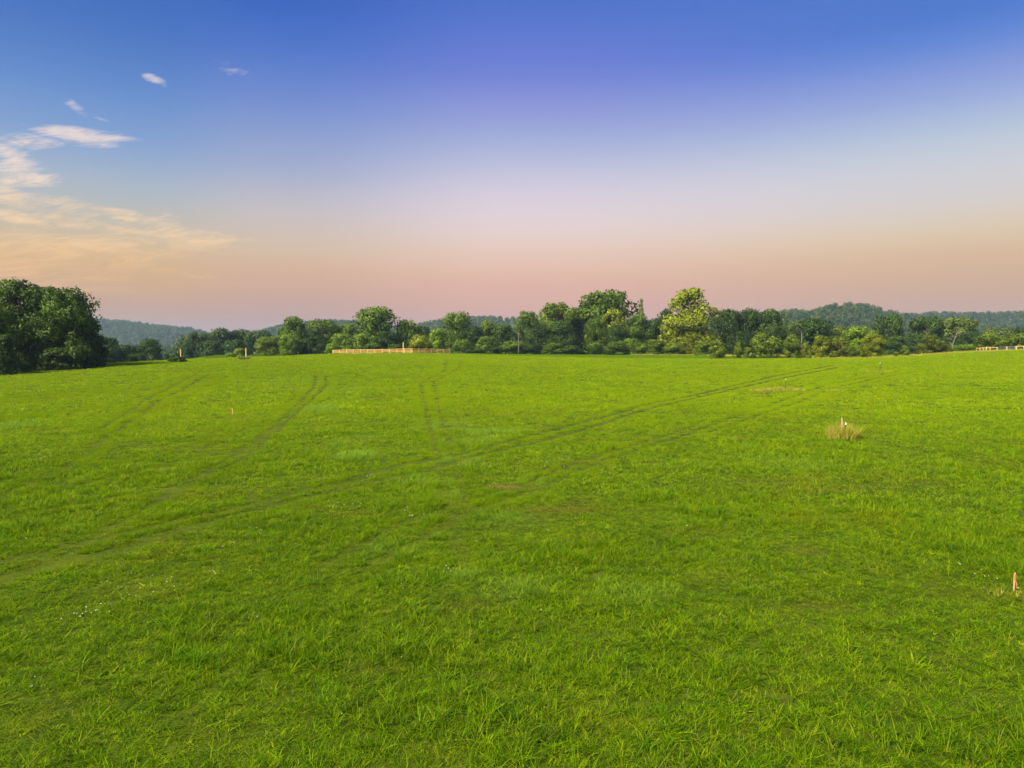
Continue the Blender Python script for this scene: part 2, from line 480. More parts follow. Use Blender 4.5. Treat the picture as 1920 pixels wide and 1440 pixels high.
# wheel tracks: each wheel line as a chain of ground points
TRACK_PX = [
    [(-60, 1102), (0, 1087), (233, 1033), (333, 1000), (467, 963), (560, 940), (640, 923), (727, 900), (793, 887), (893, 857), (1027, 827), (1200, 773), (1330, 742), (1450, 714), (1570, 690)],
    [(-60, 1072), (0, 1057), (233, 1003), (320, 980), (413, 963), (560, 925), (640, 910), (727, 880), (813, 862), (893, 847), (1027, 810), (1200, 763), (1330, 735), (1440, 709), (1560, 686)],
    [(180, 1010), (333, 920), (413, 870), (500, 813), (587, 730), (592, 707)],
    [(300, 945), (377, 897), (447, 870), (520, 807), (613, 723), (610, 706)],
    [(815, 840), (803, 790), (793, 747), (790, 720), (833, 697), (838, 676)],
    [(845, 835), (828, 790), (820, 750), (813, 717), (860, 693), (866, 676)],
    [(213, 813), (300, 753), (367, 717), (395, 703)],
    [(180, 810), (275, 750), (345, 714), (370, 702)],
    [(-40, 754), (0, 750), (200, 732), (383, 712), (470, 705)],
    [(-40, 760), (0, 757), (200, 737), (390, 716)],
    [(1300, 810), (1447, 760), (1547, 723), (1613, 710), (1700, 695)],
    [(1330, 812), (1460, 768), (1560, 730), (1630, 713), (1720, 697)],
    [(1300, 800), (1200, 833), (1093, 867), (993, 907), (860, 947), (747, 987), (693, 1017), (600, 1070)],
    [(1300, 812), (1200, 845), (1093, 882), (1010, 918), (893, 957), (807, 1003), (740, 1040), (660, 1090)],
    [(0, 905), (150, 880), (330, 845), (480, 800)],
    [(1000, 745), (1150, 735), (1300, 712), (1420, 694)],
    [(-30, 976), (0, 972), (140, 952), (290, 922), (345, 912)],
    [(-30, 945), (0, 940), (150, 912), (300, 878), (420, 840)],
    [(-30, 790), (120, 775), (300, 745), (430, 715)],
    [(840, 930), (850, 975), (862, 1040), (868, 1085)],
    [(815, 838), (822, 880), (838, 932)],
    [(845, 833), (856, 880), (868, 925), (880, 970)],
    [(213, 813), (120, 880), (0, 935), (-40, 955)],
    [(180, 1010), (60, 1075), (-40, 1120)],
]
TRACK_W = [1, 1, .85, .85, .6, .6, .8, .8, .8, .7, .7, .7, .75, .75, .5, .5, .55, .5, .5, .5, .5, .5, .6, .6]
segs = []
for pl, wgt in zip(TRACK_PX, TRACK_W):
    g = [ground_at(*p)[:2] for p in pl]
    for a, b in zip(g, g[1:]):
        segs.append((a[0], a[1], b[0], b[1], wgt))
segs = np.array(segs)

def track_mask(x, y, pad=0.0):
    m = np.zeros(len(x))
    wob = 0.10 * np.sin(x * 1.7) * np.sin(y * 1.3)
    for ax, ay, bx, by, wgt in segs:
        lo = (np.minimum(ax, bx) - 2 < x) & (x < np.maximum(ax, bx) + 2) & (np.minimum(ay, by) - 2 < y) & (y < np.maximum(ay, by) + 2)
        if not lo.any(): continue
        px, py = x[lo], y[lo]
        vx, vy = bx - ax, by - ay
        t = np.clip(((px - ax) * vx + (py - ay) * vy) / (vx * vx + vy * vy + 1e-9), 0, 1)
        d = np.hypot(px - ax - t * vx, py - ay - t * vy) + wob[lo] - pad
        width = (0.15 + 0.0016 * py) * (1.6 if wgt >= 1 else 1.1)
        m[lo] = np.maximum(m[lo], wgt * np.clip(1.6 - d / width, 0, 1))
    return m

# worn, dry and coarse places on the field (picture point, half-size in metres, strength)
def spots(lst):
    out = []
    for px, py, rx, ry, s in lst:
        g = ground_at(px, py); out.append((g[0], g[1], rx, ry, s))
    return out
PALE = spots([(600, 770, 1.6, 3.0, .9), (672, 857, 1.3, 1.3, .9), (640, 835, .8, .9, .7), (690, 820, 1.0, 1.5, .5), (835, 800, 2.0, 3.0, .7), (920, 812, 2.2, 2.0, .6), (860, 868, 1.5, 1.2, .8),
              (880, 830, 2.2, 1.5, .6), (800, 905, 1.2, 1.0, .6), (845, 930, .6, .8, .6), (960, 980, 1.2, 1.0, .5), (870, 1080, .35, .5, .9), (960, 1105, .9, .8, .5), (730, 1035, .9, .7, .5),
              (15, 800, 1.8, 2.4, .7), (1000, 905, 1.1, .8, .4), (620, 735, 5, 3.5, .4), (560, 715, 6, 6, .35), (1190, 1120, .8, .6, .5), (1480, 870, 2, 2, .3)])
DRY = spots([(945, 915, .9, .5, .95), (1050, 958, 2.2, .55, .8), (1010, 880, 1.4, .8, .4), (930, 780, 3.2, 1.3, .55), (860, 770, 2.5, 1.0, .5), (1385, 822, 1.1, .55, 1.0), (1480, 905, 2.4, .9, .5),
             (1560, 920, 2.6, .7, .6), (1630, 895, 2.0, .8, .35), (1125, 1080, .28, .18, 1.0), (880, 1140, .9, .45, .55), (1500, 1035, .6, .4, .6), (1540, 1140, .8, .4, .6), (700, 1270, .5, .3, .6),
             (1320, 1000, 1.2, .5, .35), (650, 965, 1.2, .4, .6), (600, 955, 1, .4, .5), (1340, 1090, .7, .35, .45), (1870, 1120, 1.2, .5, .4), (450, 782, .9, 1.0, .55), (340, 1020, 1.2, .35, .6), (120, 1060, 1.2, .35, .5),
             (200, 1120, .9, .4, .4), (1460, 1310, .35, .2, .7), (830, 1440, .4, .3, .6), (260, 1130, .6, .3, .5), (1760, 1240, .5, .25, .4), (1700, 1350, .5, .25, .4), (1100, 870, 1.6, .9, .35), (1700, 905, 2, .8, .35)])
def spot_mask(lst, x, y):
    m = np.zeros(len(x))
    for cx, cy, rx, ry, s in lst:
        d = np.hypot((x - cx) / rx, (y - cy) / ry)
        m = np.maximum(m, s * np.clip(1.5 - d, 0, 1))
    return m

# ground material: thatch under the blades, meadow green beyond, red-brown earth where worn
def ground_mat():
    m, n, out = new_mat('meadow_soil')
    g = n.new('ShaderNodeNewGeometry'); pos = g.outputs['Position']
    a1 = n.new('ShaderNodeAttribute'); a1.attribute_name = 'soil'
    a2 = n.new('ShaderNodeAttribute'); a2.attribute_name = 'turf'
    f = n.math('ADD', n.math('MULTIPLY', n.noise(pos, 9.0, 6, 0.7), 0.55), n.math('MULTIPLY', n.noise(pos, 0.5, 4, 0.6), 0.45))
    thatch = n.ramp(f, [(0.35, (0.026, 0.045, 0.001)), (0.5, (0.060, 0.095, 0.002)), (0.68, (0.13, 0.15, 0.006))], 'LINEAR')
    f2 = n.math('ADD', n.math('MULTIPLY', n.noise(pos, 0.06, 5, 0.65), 0.5), n.math('MULTIPLY', n.noise(pos, 0.6, 4, 0.6), 0.5))
    mead = n.ramp(f2, [(0.3, (0.060, 0.120, 0.018)), (0.5, (0.095, 0.170, 0.022)), (0.72, (0.15, 0.20, 0.03))], 'LINEAR')
    c = n.mix(a2.outputs['Fac'], mead, thatch)
    earth = n.ramp(n.noise(pos, 7.0, 4, 0.6), [(0.3, (0.16, 0.085, 0.04)), (0.7, (0.34, 0.19, 0.09))], 'LINEAR')
    c = n.mix(a1.outputs['Fac'], c, earth)
    p = n.new('ShaderNodeBsdfPrincipled'); p.inputs['Roughness'].default_value = 0.95
    p.inputs['Specular IOR Level'].default_value = 0.1
    n.t.links.new(c, p.inputs['Base Color'])
    b = n.new('ShaderNodeBump'); b.inputs['Strength'].default_value = 0.6; b.inputs['Distance'].default_value = 0.15
    n.t.links.new(f, b.inputs['Height']); n.t.links.new(b.outputs[0], p.inputs['Normal'])
    n.t.links.new(p.outputs[0], out.inputs['Surface'])
    return m

azs = np.concatenate([np.arange(-180, -48, 4.0), np.arange(-48, 48, 0.25), np.arange(48, 180, 4.0)])
rad = [0.0]
r_ = 3.0
while r_ < 4000:
    rad.append(r_); r_ *= 1.022 if 8 < r_ < 330 else 1.08
rad.append(4000.0)
rad = np.array(rad[1:])
AA, RR = np.meshgrid(R(1) * azs, rad)
GX, GY = RR * np.sin(AA), RR * np.cos(AA)
GZ = height(GX, GY)
na, nr = len(azs), len(rad)
V = np.concatenate([np.stack([GX.ravel(), GY.ravel(), GZ.ravel()], 1), [[0, 0, hz(0, 0)]]])
idx = np.arange(na * nr).reshape(nr, na)
nx = np.roll(idx, -1, axis=1)
Q = np.stack([idx[:-1].ravel(), idx[1:].ravel(), nx[1:].ravel(), nx[:-1].ravel()], 1)[:, ::-1]
T = np.stack([np.full(na, na * nr), idx[0], nx[0]], 1)[:, ::-1]
loops = np.concatenate([Q.ravel(), T.ravel()])
totals = np.concatenate([np.full(len(Q), 4), np.full(len(T), 3)])
starts = np.concatenate([[0], np.cumsum(totals)[:-1]])
gm = np_mesh('meadow', V, loops, starts, totals, ground_mat(), True)
soil = np.clip(spot_mask(DRY, V[:, 0], V[:, 1]) * 1.2 - 0.6, 0, 1) + 0.0
fattr(gm, 'soil', np.clip(soil, 0, 1))
dist = np.hypot(V[:, 0], V[:, 1])
azv = np.degrees(np.arctan2(V[:, 0], V[:, 1]))
fattr(gm, 'turf', np.clip((300 - dist) / 20, 0, 1) * (np.abs(azv) < 54))
meadow = link('meadow', gm)
tag(meadow, 'rolling mown meadow reaching to the tree line', None, None, 'structure')

# ------------------------------------------------------------------ grass
def blades(n, size, hmin, hmax, width, tuft, lean, seed, seg=3, flop=0.5):
    """a patch of curved tapering blades growing in tufts"""
    r = np.random.default_rng(seed)
    V = []; F = []; A = []
    nt = max(1, n // tuft)
    for _ in range(nt):
        cx, cy = (r.random(2) - 0.5) * size
        th = r.uniform(0.75, 1.25); tone = r.random()
        for _ in range(tuft):
            a = r.uniform(0, 2 * math.pi); rr = r.random() * size * 0.09
            bx, by = cx + math.cos(a) * rr, cy + math.sin(a) * rr
            h = r.uniform(hmin, hmax) * th
            a2 = a + r.normal(0, 0.7)
            out = h * abs(r.normal(lean, lean * 0.5))
            droop = flop * r.random()
            wd = width * r.uniform(0.6, 1.3)
            sx, sy = -math.sin(a2), math.cos(a2)
            tw = r.normal(0, 0.5)
            sx, sy = sx * math.cos(tw) - sy * math.sin(tw), sx * math.sin(tw) + sy * math.cos(tw)
            b = len(V)
            for k in range(seg + 1):
                t = k / seg
                o = out * t ** 1.7
                z = h * (t - droop * t ** 3 * 0.8) - 0.015
                x, y = bx + math.cos(a2) * o, by + math.sin(a2) * o
                if k < seg:
                    ww = wd * 0.5 * (1 - 0.55 * t)
                    V.append((x - sx * ww, y - sy * ww, z)); V.append((x + sx * ww, y + sy * ww, z))
                else:
                    V.append((x, y, z))
            for k in range(seg - 1):
                F.append((b + 2 * k, b + 2 * k + 1, b + 2 * k + 3, b + 2 * k + 2))
            F.append((b + 2 * seg - 2, b + 2 * seg - 1, b + 2 * seg))
            tt = min(1, max(0, 0.65 * tone + 0.35 * r.random()))
            A += [tt] * (2 * seg + 1)
    return V, F, A

def blade_mesh(name, mat, *a, **k):
    V, F, A = blades(*a, **k)
    me = bpy.data.meshes.new(name)
    me.from_pydata(V, [], F)
    me.materials.append(mat)
    kk = 1.3 if k.get('seg', 3) == 3 else (1.05 if a[5 - 1] < .03 else 0.6)
    A = np.clip(0.5 + (np.array(A) - 0.5) * kk, 0, 1)
    fattr(me, 'blade', A)
    me.update()
    return me

def scatter(name, P, var, rot, scl, sources, attrs, parent=None):
    """one object whose points carry instances of the source meshes"""
    coll = bpy.data.collections.new(name + '_sources')
    for i, me in enumerate(sources):
        ob = bpy.data.objects.new('%s_source_%02d' % (name, i), me)
        coll.objects.link(ob)
    me = bpy.data.meshes.new(name)
    me.vertices.add(len(P)); me.vertices.foreach_set('co', np.asarray(P, np.float32).ravel())
    a = me.attributes.new('var', 'INT', 'POINT'); a.data.foreach_set('value', np.asarray(var, np.int32))
    a = me.attributes.new('rot', 'FLOAT_VECTOR', 'POINT'); a.data.foreach_set('vector', np.asarray(rot, np.float32).ravel())
    a = me.attributes.new('scl', 'FLOAT_VECTOR', 'POINT'); a.data.foreach_set('vector', np.asarray(scl, np.float32).ravel())
    for k, d in attrs.items():
        fattr(me, k, d)
    me.update()
    o = link(name, me, parent)
    ng = bpy.data.node_groups.new(name + '_nodes', 'GeometryNodeTree')
    ng.interface.new_socket('Geometry', in_out='INPUT', socket_type='NodeSocketGeometry')
    ng.interface.new_socket('Geometry', in_out='OUTPUT', socket_type='NodeSocketGeometry')
    N = ng.nodes
    gi = N.new('NodeGroupInput'); go = N.new('NodeGroupOutput')
    ci = N.new('GeometryNodeCollectionInfo')
    ci.inputs['Collection'].default_value = coll
    ci.inputs['Separate Children'].default_value = True
    ci.inputs['Reset Children'].default_value = True
    ip = N.new('GeometryNodeInstanceOnPoints')
    ip.inputs['Pick Instance'].default_value = True
    def named(nm, typ):
        q = N.new('GeometryNodeInputNamedAttribute'); q.data_type = typ
        q.inputs['Name'].default_value = nm
        return next(s for s in q.outputs if s.enabled and s.name == 'Attribute')
    L = ng.links.new
    mp = N.new('GeometryNodeMeshToPoints')
    L(gi.outputs[0], mp.inputs['Mesh'])
    L(mp.outputs[0], ip.inputs['Points'])
    L(ci.outputs[0], ip.inputs['Instance'])
    L(named('var', 'INT'), ip.inputs['Instance Index'])
    e2r = N.new('FunctionNodeEulerToRotation')
    L(named('rot', 'FLOAT_VECTOR'), e2r.inputs[0])
    L(e2r.outputs[0], ip.inputs['Rotation'])
    L(named('scl', 'FLOAT_VECTOR'), ip.inputs['Scale'])
    L(ip.outputs[0], go.inputs[0])
    md = o.modifiers.new('scatter', 'NODES')
    md.node_group = ng
    return o

def sector_points(r0, r1, step, half=50.0, jit=0.9):
    X = np.arange(-r1, r1, step); Y = np.arange(0, r1, step)
    x, y = np.meshgrid(X, Y); x = x.ravel(); y = y.ravel()
    x = x + rng.uniform(-.5, .5, len(x)) * step * jit * 1.6
    y = y + rng.uniform(-.5, .5, len(y)) * step * jit * 1.6
    d = np.hypot(x, y)
    # soft edges so that the sizes of patch blend into one another
    e0 = r0 * (1 - 0.08 * rng.random(len(x))); e1 = r1 * (1 - 0.08 * rng.random(len(x)))
    k = (d > e0) & (d < e1) & (np.abs(np.degrees(np.arctan2(x, y))) < half + 120.0 / np.maximum(d, 1))
    return x[k], y[k]

near_src = [blade_mesh('grass_near', M_grass, 130, 0.56, 0.06, 0.20, 0.0100, 10, 0.95, 100 + i, flop=0.8) for i in range(5)]
near_src += [blade_mesh('grass_long', M_grass, 105, 0.50, 0.14, 0.36, 0.0125, 10, 0.95, 200 + i, flop=1.0) for i in range(3)]
mid_src = [blade_mesh('grass_mid', M_grass, 125, 0.85, 0.08, 0.20, 0.017, 7, 0.85, 300 + i, seg=2) for i in range(5)]
mid_src += [blade_mesh('grass_mid_long', M_grass, 110, 0.8, 0.14, 0.34, 0.019, 8, 0.85, 350 + i, seg=2, flop=0.8) for i in range(3)]
far_src = [blade_mesh('grass_far', M_grass, 150, 1.6, 0.09, 0.19, 0.038, 6, 0.5, 400 + i, seg=2) for i in range(5)]
far_src += [blade_mesh('grass_far_long', M_grass, 120, 1.5, 0.12, 0.26, 0.042, 7, 0.55, 450 + i, seg=2, flop=0.7) for i in range(3)]

weed_src = [blade_mesh('broad_weed', M_grass, 60, 0.5, 0.05, 0.13, 0.034, 12, 1.5, 480 + i, seg=3, flop=0.6) for i in range(2)]
from mathutils import noise as mnoise
def fnoise(x, y, s, off=0.0, octs=3):
    return np.array([mnoise.fractal(Vector((a * s + off, b * s - off, off)), 1.0, 2.0, octs) for a, b in zip(x, y)])

def grass_zone(r0, r1, step, base, zs, psize):
    x, y = sector_points(r0, r1, step)
    tm = track_mask(x, y, pad=psize * 0.5)
    nearby = tm > 0.02
    small = np.zeros(len(x), bool)
    if nearby.any():
        nd = max(3, int((psize / 0.30) ** 2 * 0.8))
        xs_ = np.repeat(x[nearby], nd) + rng.uniform(-.6, .6, nearby.sum() * nd) * step
        ys_ = np.repeat(y[nearby], nd) + rng.uniform(-.6, .6, nearby.sum() * nd) * step
        x = np.concatenate([x[~nearby], xs_]); y = np.concatenate([y[~nearby], ys_])
        small = np.concatenate([np.zeros((~nearby).sum(), bool), np.ones(len(xs_), bool)])
    z = height(x, y)
    tm = track_mask(x, y)
    pl = spot_mask(PALE, x, y); dr = spot_mask(DRY, x, y)
    n0 = fnoise(x, y, 0.16, 3.1); n1 = fnoise(x, y, 0.55, 9.4, 2)
    clump = n0 * 0.6 + n1 * 0.6
    dr = np.clip(dr * (0.25 + 0.65 * rng.random(len(x))) + 0.30 * tm + 0.5 * np.clip(-clump - 0.42, 0, 1) * 1.5, 0, 1)
    pl = np.clip(pl * (1 - dr), 0, 1)
    longp = np.clip(0.12 + 0.55 * np.clip(clump, 0, 1) + 0.7 * pl - 0.8 * dr - tm, 0, 1)
    isl = rng.random(len(x)) < longp
    var = base + np.where(isl, 5 + rng.integers(0, 3, len(x)), rng.integers(0, 5, len(x)))
    s = rng.uniform(0.85, 1.2, len(x))
    xs = np.where(small, 0.34 / psize, 1.0)
    hh = s * zs * np.clip(1.0 + 0.9 * clump, 0.35, 2.0) * (1 - 0.72 * tm) * (1 - 0.5 * dr) * (1 + 0.35 * pl)
    rows = np.sin(6.283 * (y + 0.06 * x + 0.35 * n0) / 2.1) + 0.6 * np.sin(6.283 * (y - 0.03 * x + 0.5 * n1) / 0.9)
    hh = hh * (1 + 0.15 * rows)
    weed = (rng.random(len(x)) < np.where(n1 > 0.2, 0.06, 0.008)) & (tm < .1) & (base == 0)
    var = np.where(weed, 24 + rng.integers(0, 2, len(x)), var)
    keep = rng.random(len(x)) > np.clip(np.maximum(np.minimum(dr * 1.1 - 0.55, .6), 1.1 * tm), 0, 0.88)
    rot = np.stack([rng.normal(0, .06, len(x)), rng.normal(0, .06, len(x)), rng.uniform(0, 6.283, len(x))], 1)
    k = keep
    return np.stack([x, y, z], 1)[k], var[k], rot[k], np.stack([s * xs, s * xs, hh], 1)[k], dr[k], pl[k]

zones = [grass_zone(5.5, 30, 0.29, 0, 0.72, 0.56), grass_zone(27, 72, 0.48, 8, 0.85, 0.85), grass_zone(66, 300, 0.88, 16, 1.0, 1.6)]
cat = [np.concatenate([zz[i] for zz in zones]) for i in range(6)]
print('grass patches', len(cat[0]))
grass = scatter('grass', cat[0], cat[1], cat[2], cat[3], near_src + mid_src + far_src + weed_src, {'dry': cat[4], 'pale': cat[5]})
tag(grass, 'bright green meadow grass covering the whole field', 'grass', None, 'stuff')

# ------------------------------------------------------------------ trees
def crown_mesh(name, seed, prof, nclump, nleaf, leaf, cr, z0=0.05, gap=0.0, flat=0.8):
    """unit crown: 1 wide, 1 high; leaf-sized faces on many lobes"""
    r = np.random.default_rng(seed)
    tt = np.linspace(0, 1, len(prof))
    cs = []
    for i in range(nclump):
        t = r.random() ** 0.85
        e = np.interp(t, tt, prof) * 0.5
        a = r.uniform(0, 6.283)
        rr = e * r.uniform(0.35, 1.0) * (0.84 + 0.16 * math.sin(3 * a + seed))
        rad = cr * r.uniform(0.65, 1.25) * (0.75 + 0.5 * e)
        zc = z0 + (1 - z0) * t
        zc = min(max(zc, z0 + rad * 0.4), 1.0 - rad * flat * r.uniform(.55, 1.0))
        rr = min(rr, max(0.02, 0.53 - rad * r.uniform(.8, 1.1)))
        cs.append((math.cos(a) * rr, math.sin(a) * rr, zc, rad, r.random()))
    cs = np.array(cs)
    wts = cs[:, 3] ** 2; wts /= wts.sum()
    ci = r.choice(nclump, nleaf, p=wts)
    d = r.normal(size=(nleaf, 3)); d /= np.linalg.norm(d, axis=1)[:, None]
    rr = (0.55 + 0.5 * r.random(nleaf) ** 0.7) * cs[ci, 3]
    lump = 1 + 0.22 * np.sin(d[:, 0] * 7 + cs[ci, 4] * 20) * np.sin(d[:, 1] * 6 + cs[ci, 4] * 9)
    P = cs[ci, :3] + d * (rr * lump)[:, None] * np.array([1, 1, flat])
    P[:, 2] = np.maximum(P[:, 2], 0.01)
    nrm = d * 0.8 + r.normal(size=(nleaf, 3)) * 0.75; nrm[:, 2] += 0.25
    nrm /= np.linalg.norm(nrm, axis=1)[:, None]
    ref = r.normal(size=(nleaf, 3))
    u = np.cross(nrm, ref); u /= np.linalg.norm(u, axis=1)[:, None]
    v = np.cross(nrm, u)
    s = leaf * r.uniform(0.6, 1.35, nleaf)[:, None]
    asp = r.uniform(0.45, 0.8, nleaf)[:, None]
    c4 = np.stack([P - u * s, P - v * s * asp + u * s * .1, P + u * s, P + v * s * asp - u * s * .1], 1)
    VV = c4.reshape(-1, 3)
    F = np.arange(nleaf * 4).reshape(-1, 4)
    me = quads_mesh(name, VV, F, M_leaf, True)
    tone = np.clip(0.55 * cs[ci, 4] + 0.45 * r.random(nleaf), 0, 1)
    fattr(me, 'leaf', np.repeat(tone, 4))
    sn = d * 0.75 + (P - np.array([0, 0, 0.45])) * 0.6 + nrm * 0.55
    sn /= np.linalg.norm(sn, axis=1)[:, None]
    me.normals_split_custom_set_from_vertices(np.repeat(sn, 4, axis=0).tolist())
    return me, cs

def trunk_mesh(name, seed, cs, thick=0.022, nl=7, mat=None):
    r = random.Random(seed)
    g = Geo()
    lean = (r.uniform(-.04, .04), r.uniform(-.04, .04))
    pts = [(0, 0, -0.03), (lean[0] * .3, lean[1] * .3, 0.12), (lean[0] * .7, lean[1] * .7, 0.32), (lean[0], lean[1], 0.55), (lean[0] * 1.3, lean[1] * 1.3, 0.82)]
    g.tube(pts, [thick * 1.5, thick * 1.05, thick * .85, thick * .6, thick * .15], 7)
    order = sorted(range(len(cs)), key=lambda i: r.random())[:nl]
    for i in order:
        c = cs[i]
        zb = max(0.10, min(c[2] - 0.10, 0.6))
        b = Vector((lean[0] * zb * 1.6, lean[1] * zb * 1.6, zb)); e = Vector((c[0], c[1], c[2]))
        m_ = b.lerp(e, 0.5) + Vector((r.uniform(-.03, .03), r.uniform(-.03, .03), 0.04))
        g.tube([b, m_, e], [thick * .5, thick * .3, thick * .08], 5, cap=False)
    return g.mesh(name, mat or M_bark, True)

PROF = {
    'round': [.55, .85, 1.0, 1.0, .95, .78, .45],
    'tall': [.55, .8, .95, 1.0, .92, .8, .62, .35],
    'skirt': [.95, 1.0, 1.0, .95, .86, .68, .4],
    'flat': [.30, .38, .5, .72, .95, 1.0, .88, .5],
    'open': [.55, .68, .8, .72, .88, 1.0, .9, .62, .32],
    'cedar': [.85, 1.0, .98, .86, .7, .48, .2],
    'shrub': [.95, 1.0, .98, .9, .72, .45],
    'giant': [.8, .95, .92, .85, .92, 1.0, .88, .62, .42, .2],
    'spire': [.3, .3, .3, .3, .9, .4, 1.0, .4, .7, .3],
}
PROTO = {}
def proto(kind, i):
    key = (kind, i)
    if key in PROTO: return PROTO[key]
    sd_ = hash(kind) % 1000 if False else sum(ord(ch) for ch in kind) * 13 + i * 77
    spec = {'round': (60, 9000, .023, .165), 'tall': (60, 9000, .023, .155), 'skirt': (85, 15000, .018, .14), 'flat': (56, 8000, .023, .145),
            'open': (56, 7000, .024, .125), 'cedar': (48, 6500, .024, .16), 'shrub': (32, 5000, .032, .2), 'giant': (84, 9500, .021, .115), 'spire': (30, 1100, .028, .16)}[kind]
    me, cs = crown_mesh('crown_%s' % kind, sd_, PROF[kind], spec[0], spec[1], spec[2], spec[3], z0=0.02 if kind in ('cedar', 'shrub', 'skirt') else 0.05, flat=0.22 if kind == 'spire' else 0.8)
    tm_ = trunk_mesh('trunk_%s' % kind, sd_, cs, thick=0.022 if kind != 'shrub' else 0.018)
    PROTO[key] = (me, tm_)
    return PROTO[key]

GREEN = {
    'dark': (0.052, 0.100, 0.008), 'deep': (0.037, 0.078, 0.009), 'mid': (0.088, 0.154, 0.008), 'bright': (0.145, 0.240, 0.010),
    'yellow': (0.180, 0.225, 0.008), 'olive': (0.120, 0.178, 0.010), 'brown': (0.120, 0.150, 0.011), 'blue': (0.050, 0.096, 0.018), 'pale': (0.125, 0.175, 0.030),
}
def tree(name, kind, i, px, top, wpx, Y, tint, label, cat='tree', group=None, jitter=0.0):
    base_x = (px - 960) / FPX * Y / (math.cos(PITCH))
    zb = hz(base_x, Y)
    zt = at(px, top, Y)[2]
    H = max(1.0, zt - zb + 0.1)
    W = wpx / FPX * Y
    rt = random.Random(label)
    rz = rt.uniform(0, 6.28)
    root = empty(name, (base_x, Y, zb - 0.1), label, cat, group, rz, (W, W * rt.uniform(.9, 1.1), H))
    cm, tm_ = proto(kind, i)
    link('trunk', tm_, root)
    c = link('crown', cm, root)
    k = rt.uniform(.9, 1.12)
    c.color = tuple(v * k for v in GREEN[tint]) + (1,)
    return root

